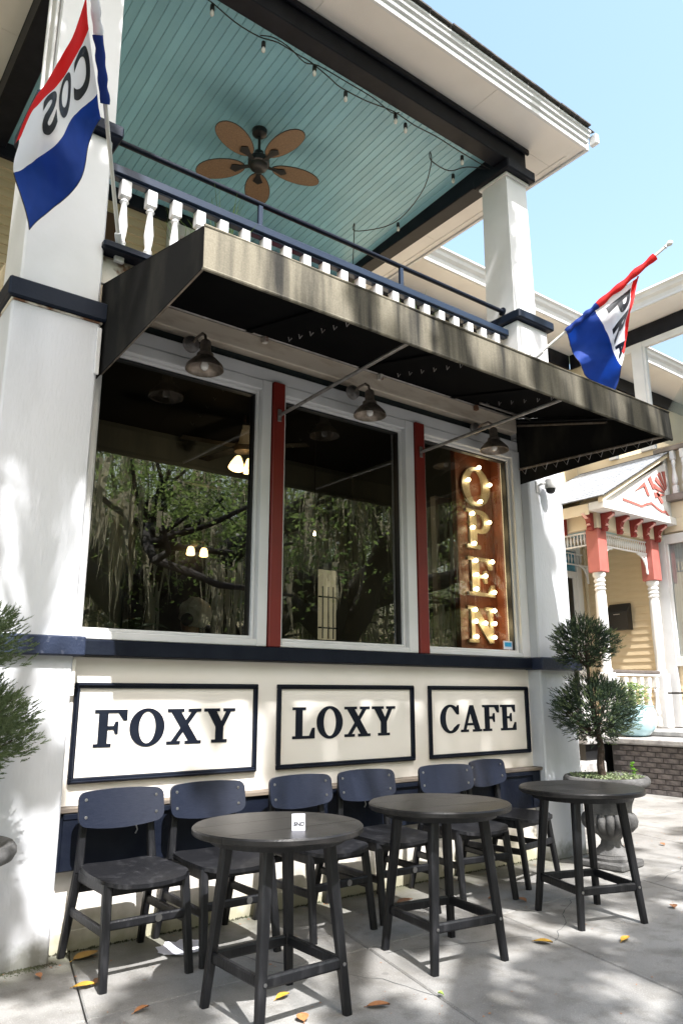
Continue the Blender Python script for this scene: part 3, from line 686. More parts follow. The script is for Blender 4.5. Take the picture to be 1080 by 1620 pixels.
MB().lathe([(.045, 0), (.045, .02)], 20, (5.0, 4.978, 1.84), (0, -1, 0)).build('door_roundel', blackmetal, do)
# cafe table inside
it = thing('cafe_table', 'dark table edge inside the left shop window beside the seated person', 'table', (2.95, 5.35, .70))
MB().lathe([(.34, .72), (.35, .735), (.34, .75)], 28).build('table_top', blackmetal, it, local=True)
MB().tube([(0, 0, .02), (0, 0, .72)], .03, 10).lathe([(.2, 0), (.2, .02)], 20).build('table_leg', blackmetal, it, local=True)

# ---- interior lamps
def point(name, loc, e, c=(1, .72, .42), r=.03):
    d = bpy.data.lights.new(name, 'POINT'); d.energy = e; d.color = c; d.shadow_soft_size = r
    return d
fan_i = thing('ceiling_fan', 'ceiling fan with two lit glass shades inside the left shop window', 'fan', (3.43, 6.05, 3.60))
MB().tube([(0, 0, .0), (0, 0, .32)], .015, 8).lathe([(.02, -.06), (.09, -.05), (.10, .02), (.05, .06), (.02, .07)], 20).build('motor', bronze, fan_i, local=True)
for k in range(5):
    a = k * 2 * PI / 5 + .5; d = Vector((math.cos(a), math.sin(a), 0)); MB().bar(d * .1, d * .62, .12, .008).build('blade', intdark, fan_i, local=True)
for dx, dy in ((-.09, -.05), (.05, -.04)):
    sh = MB().lathe([(.022, .05), (.035, .03), (.062, -.03), (.075, -.08), (.060, -.085)], 18, (dx, dy, -.17), (-dx * 3, -dy * 3, 1)).build('lamp_shade', warmshade, fan_i, local=True)
    MB().lathe([(.01, .03), (.024, .01), (.026, -.02), (.01, -.04)], 12, (dx, dy, -.19)).build('bulb', hot, fan_i, local=True)
lo = bpy.data.objects.new('fan_lamp', point('fan_lamp', None, 2.0)); col.objects.link(lo); lo.parent = fan_i; lo.location = (-.02, -.05, -.36)
sc_ = thing('wall_sconce', 'brass wall sconce with two amber shades in the dark room behind the left window', 'lamp', (4.19, 8.57, 3.05))
bx_ = MB().lathe([(.05, 0), (.05, .02), (.02, .03)], 16, (0, 0, .10), (0, -1, 0)); bx_.tube([(-.09, -.10, .02), (-.09, -.11, .10), (-.03, -.06, .12), (.03, -.06, .12), (.09, -.11, .10), (.09, -.10, .02)], .009, 6)
bx_.build('arm', bronze, sc_, local=True)
for s in (-1, 1): MB().lathe([(.03, .03), (.045, 0), (.055, -.07), (.045, -.08)], 16, (s * .09, -.10, 0)).build('shade', warmshade, sc_, local=True)
pn = thing('pendant_bulb', 'single small bright bulb hanging inside the middle shop window', 'lamp', (4.23, 6.0, 2.84))
MB().tube([(0, 0, .03), (0, 0, 1.08)], .004, 6).build('cord', blackmetal, pn, local=True)
MB().lathe([(.004, -.016), (.012, -.010), (.014, 0), (.008, .016), (.006, .03)], 14).build('bulb', hot, pn, local=True)

# ---- OPEN marquee sign standing in the right window
S = thing('open_sign', 'tall orange marquee sign with lit bulb letters OPEN behind the right shop window', 'sign', (5.02, 4.60, 1.66))
bx('sign_board', orange, S, 4.765, 5.262, 4.600, 4.615, 1.66, 3.46, .002)
bx('sign_side', orange, S, 5.264, 5.282, 4.455, 4.615, 1.655, 3.465, .003)
bx('sign_side', orange, S, 4.745, 4.763, 4.56, 4.615, 1.655, 3.465, .003)
bx('sign_side', orange, S, 4.764, 5.263, 4.47, 4.599, 3.462, 3.48, .003)
for ch, x0, x1, z0, z1 in (('O', 4.845, 5.215, 2.975, 3.325), ('P', 4.885, 5.20, 2.57, 2.93), ('E', 4.885, 5.225, 2.145, 2.49), ('N', 4.86, 5.22, 1.735, 2.05)):
    letter(ch, x0, 4.575, z0, (x1 - x0) / GL[ch][0] * 100, z1 - z0, .022, signcream, S)
BL = [(5.044, 3.327), (4.898, 3.185), (5.179, 3.182), (5.045, 3.004), (4.932, 2.877), (5.151, 2.823), (4.934, 2.75), (4.941, 2.604),
      (4.951, 2.451), (5.167, 2.46), (4.953, 2.325), (5.070, 2.323), (4.949, 2.198), (5.176, 2.184), (4.919, 2.015), (5.166, 2.02), (4.922, 1.914), (5.042, 1.904), (5.162, 1.906), (4.924, 1.783), (5.153, 1.785)]
bulb0 = MB().lathe([(.009, 0), (.010, .012), (.018, .024), (.019, .036), (.010, .048), (.002, .050)], 12, (0, 0, 0), (0, -1, 0)).mesh('bulb', hot)
for i, (x, z) in enumerate(BL):
    link('bulb', bulb0, S, loc=(x, 4.574, z))
for z, e in ((3.17, .25), (2.72, .35), (2.3, .5), (1.88, .7)):
    d_ = point('sign_glow', None, e, (1.0, .70, .36), .08); lo = bpy.data.objects.new('sign_glow', d_); col.objects.link(lo); lo.parent = S; lo.location = Vector((5.05, 4.50, z)) - wloc(S)

# ================================================================== AWNING
A = thing('awning', 'long black canvas awning with a mildew stained pale front over the shop windows', 'awning', (3.4, 4.3, 3.2))
XL, XR, XRB = 1.395, 5.435, 5.302
def sheet(m_, P, t=.004, nrm=(0, 0, 1)):
    n_ = Vector(nrm) * t; m_.prism(P, n_)
random.seed(11)
# front valance: slightly slack canvas
fv = MB(); NX = 60; rows = [(3.452, 2.898), (3.40, 2.895), (3.33, 2.893), (3.268, 2.892), (3.226, 2.890)]
vs = []
for side in (0, 1):
    for (z, y) in rows:
        for i in range(NX + 1):
            x = XL + (XR - XL) * i / NX
            wv = .006 * noise.noise((x * 2.2, z * 3, 1)) + .004 * math.sin(x * 9) * (3.45 - z)
            vs.append((x, y + wv + (.004 if side else 0), z + .006 * noise.noise((x * 1.3, 4, 0))))
nr = len(rows); W_ = NX + 1; fs = []
for side in (0, 1):
    for r_ in range(nr - 1):
        for i in range(NX):
            a = side * nr * W_ + r_ * W_ + i; q = (a, a + 1, a + W_ + 1, a + W_); fs.append(q if side else q[::-1])
for i in range(NX):
    for r_ in (0, nr - 1):
        a = r_ * W_ + i; b = nr * W_ + r_ * W_ + i; fs.append((a, a + 1, b + 1, b))
fv.add(vs, fs, True).build('valance', awn_stain, A)
# hem tube along the bottom of the valance, piping along the top
MB().tube([(XL, 2.897, 3.226), (XR, 2.897, 3.226)], .010, 8).build('hem', awn_stain, A)
MB().tube([(XL, 2.90, 3.453), (XR, 2.90, 3.453)], .008, 8).build('piping', awn_stain, A)
tp = MB(); tp.prism([(XL, 2.905, 3.447), (XR, 2.905, 3.447), (XRB, 4.29, 3.785), (XL, 4.29, 3.785)], (0, 0, .005)); tp.build('top_canvas', awn_black, A)
for x, s in ((XL, -1), (XR, 1)):
    xb = x if s < 0 else XRB
    sp_ = MB(); sp_.prism([(x, 2.90, 3.228), (x, 2.90, 3.452), (xb, 4.30, 3.785), (xb, 4.30, 3.15)], (s * -.004, 0, 0)); sp_.build('side_canvas', awn_side, A)
# canvas seams underneath and frame tubes
for x in (2.42, 3.42, 4.42):
    MB().bar((x, 2.93, 3.442), (x, 4.25, 3.762), .05, .006).build('seam', awn_black, A)
fr = A
for x, y0 in ((1.42, 0), (5.41, 0)):
    xb = x if x < 3 else 5.28
    MB().tube([(x, 2.93, 3.262), (xb, 4.27, 3.285 if x > 3 else 3.19)], .012, 8).build('frame_tube', bronze, fr)
    MB().tube([(x, 2.93, 3.42), (xb, 4.27, 3.74)], .011, 8).build('frame_tube', blackmetal, fr)
MB().tube([(5.355, 3.40, 3.50), (5.275, 4.26, 3.70)], .011, 8).build('frame_tube', bronze, fr)
MB().tube([(XL + .02, 2.925, 3.246), (XR - .02, 2.925, 3.246)], .011, 8).build('frame_tube', awn_black, fr)
MB().tube([(4.62, 4.12, 3.725), (5.28, 4.12, 3.725)], .010, 8).build('frame_tube', galv, fr)
# lacing round the side tubes, little zigzags of cord
for x in (5.405,):
    lc = MB()
    for k in range(12):
        y = 3.02 + k * .105; x = 5.405 - (y - 2.93) * .097; z = 3.262 + (y - 2.93) / 1.34 * .023
        lc.tube([(x - .015, y, z), (x - .004, y + .035, z - .055), (x - .015, y + .07, z)], .0022, 5)
    lo_ = lc.build('lacing', galv, A); lo_['kind'] = 'stuff'
for x in (2.62, 3.62, 4.62):
    lc = MB()
    for k in range(7):
        y = 3.25 + k * .13; z = 3.40 + (y - 2.9) * .242
        lc.tube([(x - .014, y, z + .02), (x, y + .01, z - .004), (x + .014, y, z + .02)], .0035, 5)
    lo_ = lc.build('lacing', galv, A); lo_['kind'] = 'stuff'
for (xa, za), xb in (((2.696, 3.210), 2.712), ((4.054, 3.208), 4.115)):
    rd = MB().tube([(xa, 4.25, za), (xb, 2.93, 3.252)], .0125, 10).build('brace_rod', galv, A)
    pb = MB(); pb.box(xa - .016, xa + .016, 4.258, 4.267, za - .045, za + .045, .003); pb.tube([(xa, 4.262, za), (xa, 4.24, za)], .010, 8)
    pb.build('rod_bracket', galv, rd)
bx('side_bracket', white, A, 1.350, 1.378, 4.182, 4.198, 3.14, 3.44, .004)

# ================================================================== BARN LAMPS
def barn_lamp(loc, label):
    t = thing('wall_lamp', label, 'lamp', loc, 0, 'barn lamps under the awning')
    MB().lathe([(.012, .05), (.03, .045), (.062, .03), (.068, .012), (.068, 0)], 24, (-.01, -.005, .29), (0, -1, 0)).build('back_plate', galv, t, local=True)
    MB().tube([(-.01, -.045, .29), (-.005, -.10, .315), (0, -.18, .318), (.0, -.225, .285), (.0, -.24, .235)], .011, 10).build('arm', bronze, t, local=True)
    sh = MB().lathe([(.030, .235), (.040, .22), (.042, .14), (.062, .125), (.064, .10), (.085, .085), (.135, .030), (.142, .0), (.136, .0), (.128, .028), (.080, .078), (.045, .09)], 32, (0, -.24, .0)).build('shade', bronze, t, local=True)
    MB().lathe([(.012, .08), (.022, .06), (.031, .03), (.026, .008), (.010, -.004)], 16, (0, -.24, .0)).build('bulb', glassbulb, t, local=True)
    return t
LS = .86
l0 = barn_lamp((2.015, 4.295, 3.31), 'bronze barn lamp under the awning above the left shop window')
for x, lab in ((3.375, 'bronze barn lamp under the awning above the middle shop window'), (4.74, 'bronze barn lamp under the awning in front of the OPEN sign window')):
    c = copy_tree(l0); c.location.x = x; c['label'] = lab; c.scale = (LS, LS, LS)
l0.scale = (LS, LS, LS)

# ================================================================== SECURITY CAMERA
sc2 = thing('security_camera', 'small white dome camera on the right pier under the awning corner', 'camera', (5.50, 4.2, 3.12))
MB().box(-.10, -.045, -.012, 0, -.05, .06, .004).tube([(-.07, -.01, .02), (-.07, -.05, .03), (-.01, -.09, .035)], .012, 8).build('bracket', white, sc2, local=True)
MB().lathe([(.012, .075), (.045, .07), (.052, .03), (.052, -.005), (.046, -.015)], 24, (0, -.09, 0)).build('housing', white, sc2, local=True)
MB().lathe([(.044, -.016), (.040, -.040), (.025, -.056), (.004, -.062)], 20, (0, -.09, 0)).build('dome', blackmetal, sc2, local=True)

# ================================================================== PORCH FAN, STRING LIGHTS, PORCH PLANTS
F = thing('ceiling_fan', 'black ceiling fan with five brown wicker leaf blades on the teal porch ceiling', 'fan', (3.20, 5.53, 6.30))
MB().tube([(0, 0, .05), (0, 0, .33)], .014, 8).lathe([(.075, .375), (.07, .33), (.03, .30)], 20).build('downrod', blackmetal, F, local=True)
MB().lathe([(.03, -.075), (.06, -.07), (.085, -.045), (.09, -.02), (.105, -.01), (.105, .045), (.08, .07), (.05, .085), (.045, .13), (.02, .15)], 28).build('motor', blackmetal, F, local=True)
def fan_blade():
    m_ = MB(); n = 26; top = []
    for i in range(n):
        t = 2 * PI * i / n; x = .385 + .245 * math.cos(t); y = (.122 + .012 * math.cos(t)) * math.sin(t)
        top.append((x, y, .004 + .10 * y - .25 * max(0, x - .45) ** 2))
    m_.prism(top, (0, 0, -.009)); return m_
me_b = fan_blade().mesh('blade', fanblade)
rim = MB()
for i in range(26):
    t = 2 * PI * i / 26; x = .385 + .247 * math.cos(t); y = (.124 + .012 * math.cos(t)) * math.sin(t); rim.v.append((x, y, .10 * y - .25 * max(0, x - .45) ** 2))
rm = MB().tube(rim.v + [rim.v[0]], .005, 5, False).mesh('rim', blackmetal)
irn = MB(); irn.prism([(.08, -.02, -.012), (.17, -.022, -.012), (.25, -.05, -.014), (.29, 0, -.012), (.25, .05, -.006), (.17, .022, -.008), (.08, .02, -.008)], (0, 0, -.006))
irn_me = irn.mesh('blade_iron', blackmetal)
for k in range(5):
    b_ = link('blade', me_b, F, local=True); b_.rotation_euler.z = R(61 + 72 * k)
    link('blade_iron', irn_me, b_, local=True); link('blade_rim', rm, b_, local=True)

SL = thing('string_lights', 'black cable of clear string light bulbs swagged along the black porch beam', 'lights', (3.3, 4.42, 6.5))
c1 = [(1.80, 4.40, 6.53), (1.899, 4.4, 6.52), (2.087, 4.4, 6.505), (2.30, 4.40, 6.45), (2.516, 4.4, 6.449), (2.692, 4.4, 6.50), (2.882, 4.4, 6.500), (3.025, 4.4, 6.50), (3.211, 4.4, 6.458), (3.341, 4.4, 6.425), (3.631, 4.4, 6.444), (3.947, 4.4, 6.505), (4.2, 4.4, 6.49), (4.493, 4.4, 6.51), (4.821, 4.4, 6.50), (5.30, 4.40, 6.505)]
def smooth_path(p, k=4):
    out = []
    for i in range(len(p) - 1):
        p0 = Vector(p[max(i - 1, 0)]); p1 = Vector(p[i]); p2 = Vector(p[i + 1]); p3 = Vector(p[min(i + 2, len(p) - 1)])
        for j in range(k):
            t = j / k; out.append(.5 * ((2 * p1) + (p2 - p0) * t + (2 * p0 - 5 * p1 + 4 * p2 - p3) * t * t + (3 * p1 - p0 - 3 * p2 + p3) * t ** 3))
    out.append(Vector(p[-1])); return out
MB().tube(smooth_path(c1), .0055, 6).build('cable', cable_m, SL)
c3 = [(2.52, 4.39, 6.455), (2.64, 4.385, 6.505), (2.80, 4.385, 6.50), (2.95, 4.39, 6.45), (3.10, 4.39, 6.50), (3.4, 4.385, 6.50), (3.7, 4.385, 6.50), (3.9, 4.385, 6.46), (4.0, 4.385, 6.51)]
MB().tube(smooth_path(c3), .005, 6).build('cable', cable_m, SL)
c2 = [(5.30, 4.45, 6.56), (5.03, 4.515, 6.50), (4.93, 4.67, 6.505), (4.731, 4.718, 6.56), (4.72, 4.72, 6.66), (4.735, 4.72, 6.55), (4.868, 4.956, 6.47), (5.002, 5.317, 6.48), (5.033, 5.593, 6.47), (4.956, 5.799, 6.46), (4.80, 6.059, 6.50), (4.80, 6.06, 6.60), (4.81, 6.08, 6.48), (4.82, 6.12, 6.10)]
MB().tube(smooth_path(c2), .0055, 6).build('cable', cable_m, SL)
sock = MB().lathe([(.010, .035), (.016, .03), (.018, 0), (.017, -.02)], 12).mesh('socket', cable_m)
bulbm = MB().lathe([(.010, -.018), (.014, -.03), (.018, -.046), (.016, -.060), (.009, -.070), (.003, -.073)], 14).mesh('bulb', glassbulb)
for p in [(2.10, 4.41, 6.465), (2.57, 4.42, 6.415), (3.06, 4.40, 6.455), (3.40, 4.41, 6.39), (3.97, 4.40, 6.455), (4.10, 4.41, 6.43), (4.86, 4.42, 6.455), (5.00, 4.68, 6.47), (5.06, 5.60, 6.43)]:
    s_ = link('socket', sock, SL, loc=p); link('bulb', bulbm, s_, local=True)

def grass_clump(loc, n, h, spread, label, cat='plant', group=None, mt=None):
    t = thing('porch_plant', label, cat, loc, 0, group)
    m_ = MB()
    for i in range(n):
        a = random.uniform(0, 2 * PI); ln = h * random.uniform(.55, 1.1); b = random.uniform(.1, 1) * spread; r0 = random.uniform(0, .06)
        p0 = Vector((r0 * math.cos(a), r0 * math.sin(a), .14)); d = Vector((math.cos(a), math.sin(a), 0)); sd_ = Vector((-d.y, d.x, 0)) * random.uniform(.006, .010)
        vs = []; K = 5
        for k in range(K):
            s = k / (K - 1); p = p0 + d * (b * s * s) + Vector((0, 0, ln * (s - .25 * s * s * (b / max(spread, .01))))); wv = (1 - s) * .9 + .1
            vs += [p - sd_ * wv, p + sd_ * wv]
        m_.add(vs, [(2 * k, 2 * k + 1, 2 * k + 3, 2 * k + 2) for k in range(K - 1)], True)
    m_.build('leaves', mt or bladeg, t, local=True, recalc=False)
    MB().lathe([(.07, 0), (.10, .14), (.11, .15), (.11, .17), (.095, .17), (.09, .14), (0.001, .135)], 20).build('pot', darkred, t, local=True)
for i, (x, y, h, n, s, lab) in enumerate([
    (1.98, 4.50, .62, 24, .15, 'green grassy pot plant behind the porch railing just above the awning corner'),
    (2.38, 4.62, .85, 60, .34, 'tall spray of thin grass blades behind the railing under the porch fan'),
    (3.12, 4.55, .50, 20, .2, 'small potted grass behind the railing right of the handrail post'),
    (3.72, 5.2, 1.05, 60, .38, 'bushy grass plant at the right end of the teal ceiling'),
    (4.30, 4.55, .74, 34, .26, 'spiky grass plant behind the railing beside the white porch column'),
    (4.60, 4.58, .60, 24, .24, 'short grass plant in a red pot nearest the right porch column')]):
    grass_clump((x, y, 4.036), n, h, s, lab, group=None)
# low red chair back seen between the balusters
rc = thing('porch_chair', 'dark red chair on the porch showing between the white balusters', 'chair', (2.95, 4.72, 4.036))
bx('backrest', darkred, rc, 2.66, 3.30, 4.86, 4.885, 4.42, 4.68, .01)
bx('seat', darkred, rc, 2.66, 3.30, 4.50, 4.85, 4.40, 4.43, .008)
for x in (2.68, 3.25):
    for y in (4.52, 4.84): bx('leg', darkred, rc, x, x + .03, y, y + .03, 4.037, 4.40, .004)

# ================================================================== FLAGS
def cr(P, t):
    n = len(P) - 1; i = min(int(t * n), n - 1); f = t * n - i
    p0 = P[max(i - 1, 0)]; p1 = P[i]; p2 = P[i + 1]; p3 = P[min(i + 2, n)]
    return .5 * ((2 * p1) + (p2 - p0) * f + (2 * p0 - 5 * p1 + 4 * p2 - p3) * f * f + (3 * p1 - p0 - 3 * p2 + p3) * f ** 3)
def flag(label, group, base, tip, grid, letters, sleeve, ulim=(0, 1)):
    base = Vector(base); tip = Vector(tip); d = (tip - base)
    t = thing('flag', label, 'flag', base, 0, group)
    MB().tube([base, tip], .0125, 12).build('pole', polem, t)
    dn = d.normalized()
    MB().lathe([(.013, 0), (.018, .01), (.012, .025), (.022, .045), (.026, .062), (.018, .08), (.004, .09)], 16, tip, dn).build('finial', polem, t)
    br = MB(); br.lathe([(.022, -.01), (.022, .13), (.016, .135)], 14, base - dn * .02, dn); br.box(base.x - .03, base.x + .03, base.y - .012, base.y + .018, base.z - .08, base.z + .05, .004)
    br.build('bracket', white, t)
    G = [[Vector(p) for p in r] for r in grid]
    def S_(u, v):
        c = [cr(r, v) for r in G]; p = cr(c, u)
        p = p + Vector((0, .020 * math.sin(v * 9 + u * 4) * v + .012 * math.sin(u * 13 + v * 3) * (.3 + v), .006 * math.sin(v * 17 + u * 6))) + Vector((.3, 1, 0)) * (.024 * noise.noise((u * 4, v * 3.4, base.x)) + .007 * noise.noise((u * 14, v * 16, base.x)))
        return p
    NU, NV = 60, 70
    for nm, u0, u1, m_ in (('blue_band', 0, 1 / 3, flagblue), ('white_band', 1 / 3, 2 / 3, flagwhite), ('red_band', 2 / 3, 1, flagred)):
        mb = MB(); k = NU // 3
        vs = [S_(u0 + (u1 - u0) * i / k, j / NV) for i in range(k + 1) for j in range(NV + 1)]
        mb.add(vs, [(i * (NV + 1) + j, i * (NV + 1) + j + 1, (i + 1) * (NV + 1) + j + 1, (i + 1) * (NV + 1) + j) for i in range(k) for j in range(NV)], True)
        mb.build(nm, m_, t, recalc=False)
    # hem cord along the free edges
    MB().tube([S_(0, j / 40) for j in range(41)] + [S_(i / 60, 1) for i in range(1, 21)], .003, 5).build('hem', flagink, t)
    import bmesh
    for ch, v0, v1, uu0, uu1 in letters:
        me = font_mesh(ch, 1.0, .035)
        bm = bmesh.new(); bm.from_mesh(me); bmesh.ops.triangulate(bm, faces=bm.faces)
        for _ in range(4):
            es = [e for e in bm.edges if e.calc_length() > .07]
            if es: bmesh.ops.subdivide_edges(bm, edges=es, cuts=1); bmesh.ops.triangulate(bm, faces=bm.faces)
        xs_ = [v.co.x for v in bm.verts]; ys_ = [v.co.y for v in bm.verts]
        x0, x1, y0, y1 = min(xs_), max(xs_), min(ys_), max(ys_)
        bm2 = bm.copy()
        for B_, sg in ((bm, 1), (bm2, -1)):
            for v in B_.verts:
                vv = v0 + (v.co.x - x0) / (x1 - x0) * (v1 - v0); uu = uu0 + (v.co.y - y0) / (y1 - y0) * (uu1 - uu0)
                p = S_(uu, vv); du = S_(uu + .01, vv) - p; dv = S_(uu, min(vv + .01, 1)) - p
                v.co = p + du.cross(dv).normalized() * (.0025 * sg)
        bm.to_mesh(me); me.materials.clear(); me.materials.append(flagink); me.name = 'letter'
        link('letter', me, t)
        me2 = bpy.data.meshes.new('letter_back'); bm2.to_mesh(me2); me2.materials.append(flagink); link('letter', me2, t)
        bm.free(); bm2.free()
    for t0, t1, m_, rr in sleeve:
        am = .10 if base.x < 3 else .2
        pts = [base + d * (t0 + (t1 - t0) * k / 16) + Vector((.003 * math.sin(k * 1.1), 0, -.006 + .003 * math.sin(k * .7))) for k in range(17)]
        MB().tube(pts, [rr * (1 + am * math.sin(k * 1.3)) for k in range(17)], 12).build('sleeve', m_, t)
    return t
GLt = [[(1.146, 3.8, 4.534), (1.103, 3.83, 4.374), (1.051, 3.75, 4.052), (0.95, 3.82, 3.889), (0.823, 3.77, 3.674)],
       [(1.083, 3.7, 4.591), (0.984, 3.75, 4.439), (0.896, 3.66, 4.17), (0.813, 3.75, 4.07), (0.697, 3.68, 3.888)],
       [(0.956, 3.52, 4.805), (0.896, 3.54, 4.579), (0.828, 3.57, 4.403), (0.715, 3.49, 4.13), (0.673, 3.54, 3.95)],
       [(0.899, 3.42, 4.916), (0.847, 3.39, 4.621), (0.802, 3.48, 4.457), (0.703, 3.42, 4.147), (0.648, 3.45, 3.907)]]
flag('red white and blue flag with mirrored black letters hanging in front of the left pier', 'tricolour flags on poles', (1.47, 4.25, 4.03), (0.80, 3.175, 5.118), GLt,
     [('C', .05, .24, .40, .66), ('O', .28, .45, .40, .66), ('S', .48, .64, .42, .66)],
     [(.50, .70, flagblue, .026), (.70, .87, flagwhite, .025), (.87, 1.0, flagred, .024)])
GRt = [[(5.598, 3.9, 4.632), (5.736, 3.94, 4.528), (5.693, 3.85, 4.308), (5.956, 3.93, 4.253), (6.175, 3.8, 4.123)],
       [(5.726, 3.68, 4.788), (5.785, 3.64, 4.629), (6.024, 3.72, 4.56), (5.964, 3.63, 4.379), (6.113, 3.68, 4.311)],
       [(5.912, 3.36, 4.992), (5.917, 3.39, 4.853), (5.728, 3.33, 4.563), (5.761, 3.4, 4.387), (5.627, 3.36, 4.169)],
       [(5.937, 3.32, 5.033), (5.933, 3.36, 4.928), (5.743, 3.3, 4.647), (5.732, 3.35, 4.449), (5.645, 3.34, 4.238)]]
flag('red white and blue flag with letters PRA flying from the right pier above the awning', 'tricolour flags on poles', (5.43, 4.16, 4.37), (6.046, 3.1, 5.249), GRt,
     [('P', .12, .36, .42, .66), ('R', .40, .64, .40, .66), ('A', .68, .90, .40, .66)],
     [(.26, .50, flagblue, .026), (.50, .93, flagred, .030)])

# ================================================================== CHAIRS
def solid_panel(pos, nu, nv, th):
    """pos(u, v) with u, v in -1..1 gives the top surface; th vector or callable offset"""
    m_ = MB(); vs = []
    for s in (0, 1):
        for i in range(nu + 1):
            for j in range(nv + 1):
                p = Vector(pos(-1 + 2 * i / nu, -1 + 2 * j / nv)); vs.append(p + Vector(th) * s)
    k = (nu + 1) * (nv + 1); fs = []
    for i in range(nu):
        for j in range(nv):
            a = i * (nv + 1) + j; q = (a, a + 1, a + nv + 2, a + nv + 1); fs.append(q[::-1]); fs.append(tuple(x + k for x in q))
    edge = [i * (nv + 1) for i in range(nu)] + [nu * (nv + 1) + j for j in range(nv)] + [i * (nv + 1) + nv for i in range(nu, 0, -1)] + [j for j in range(nv, 0, -1)]
    for i in range(len(edge)):
        a, b = edge[i], edge[(i + 1) % len(edge)]; fs.append((a, b, b + k, a + k))
    return m_.add(vs, fs, True)
def sq(u, v, e=.22):
    """pull the corners of the square in to round them"""
    f = 1 - e * (abs(u) ** 6) * (abs(v) ** 6) * .9
    return u * f, v * f
def make_chair():
    t = thing('chair', 'x', 'chair', (0, 0, 0), 0, 'navy backed chairs along the cafe wall')
    def seat(u, v):
        a, b = sq(u, v, .16); x = a * (.222 if b < 0 else .222 - .018 * b); y = -.045 + b * .24 - .022 * (1 - a * a) * (1 if b < -.3 else 0.3 if b < 0 else 0) * min(1, max(0, -b))
        z = .452 - .013 * (1 - a * a) * (1 - .3 * b) - .012 * max(0, -b - .6) ** 1 + .006 * max(0, b)
        return (x, y, z)
    solid_panel(seat, 16, 14, (0, 0, -.019)).build('seat', blackwood, t, local=True)
    def back(u, v):
        a = math.sin(u * PI / 2) ** 1 if abs(u) < 1 else u; b = v; x = a * .232
        c_ = max(0, (abs(a) - .84) / .16); ins = .036 * (1 - math.sqrt(max(0, 1 - c_ * c_)))
        zt = .812 - .010 * a * a - ins; zb = .616 + .030 * a ** 2 + ins
        z = zb + (zt - zb) * (b + 1) / 2
        y = .155 - .038 * a * a + (z - .62) * .16
        return (x, y, z)
    bk = solid_panel(back, 20, 10, (0, .018, .0)).build('backrest', chairblue, t, local=True)
    for u in (-.62, .62):
        for v in (-.45, .55):
            p = Vector(back(u, v)); MB().lathe([(.008, 0), (.008, .003), (.003, .004)], 10, p, (0, -1, 0)).build('bolt', steel, bk, local=True)
    for s in (-1, 1):
        MB().bar((s * .212, -.285, 0), (s * .196, -.222, .432), .036, .034, .044, .040, up=(0, 1, 0)).build('leg', blackwood, t, local=True)
        rl_ = MB(); rl_.bar((s * .212, .30, 0), (s * .198, .175, .42), .034, .034, .042, .046, up=(0, 1, 0))
        rl_.bar((s * .198, .175, .42), (s * .176, .205, .745), .040, .044, .034, .026, up=(0, 1, 0)); rl_.build('leg', blackwood, t, local=True)
        MB().bar((s * .193, -.205, .408), (s * .193, .165, .408), .024, .056).build('side_rail', blackwood, t, local=True)
        MB().bar((s * .205, -.245, .232), (s * .205, .225, .232), .022, .040).build('stretcher', blackwood, t, local=True)
    MB().bar((-.185, -.222, .406), (.185, -.222, .406), .022, .052).build('front_rail', blackwood, t, local=True)
    MB().bar((-.19, -.253, .262), (.19, -.253, .262), .022, .040).build('stretcher', blackwood, t, local=True)
    MB().bar((-.185, .195, .34), (.185, .195, .34), .022, .040).build('stretcher', blackwood, t, local=True)
    MB().lathe([(.017, 0), (.017, .003)], 18, (.05, -.2645, .262), (0, -1, 0)).build('maker_badge', steel, t, local=True)
    return t
ch0 = make_chair()
CH = [(1.655, 3.945, 0, 'black chair with navy backrest beside the left pier, leftmost of the six'),
      (2.165, 3.955, -1, 'navy backed chair half under the left table, second from the left pier'),
      (2.795, 3.935, 1, 'navy backed chair under the left end of the LOXY sign'),
      (3.325, 3.955, -2, 'navy backed chair under the Y of LOXY, behind the middle table'),
      (3.985, 3.90, -8, 'navy backed chair turned slightly behind the middle table, below the C of CAFE'),
      (4.585, 4.015, 9, 'navy backed chair nearest the right pier, below the F of CAFE')]
for i, (x, y, a, lab) in enumerate(CH):
    c = ch0 if i == 0 else copy_tree(ch0)
    c.location = (x, y, 0); c.rotation_euler.z = R(a); c['label'] = lab

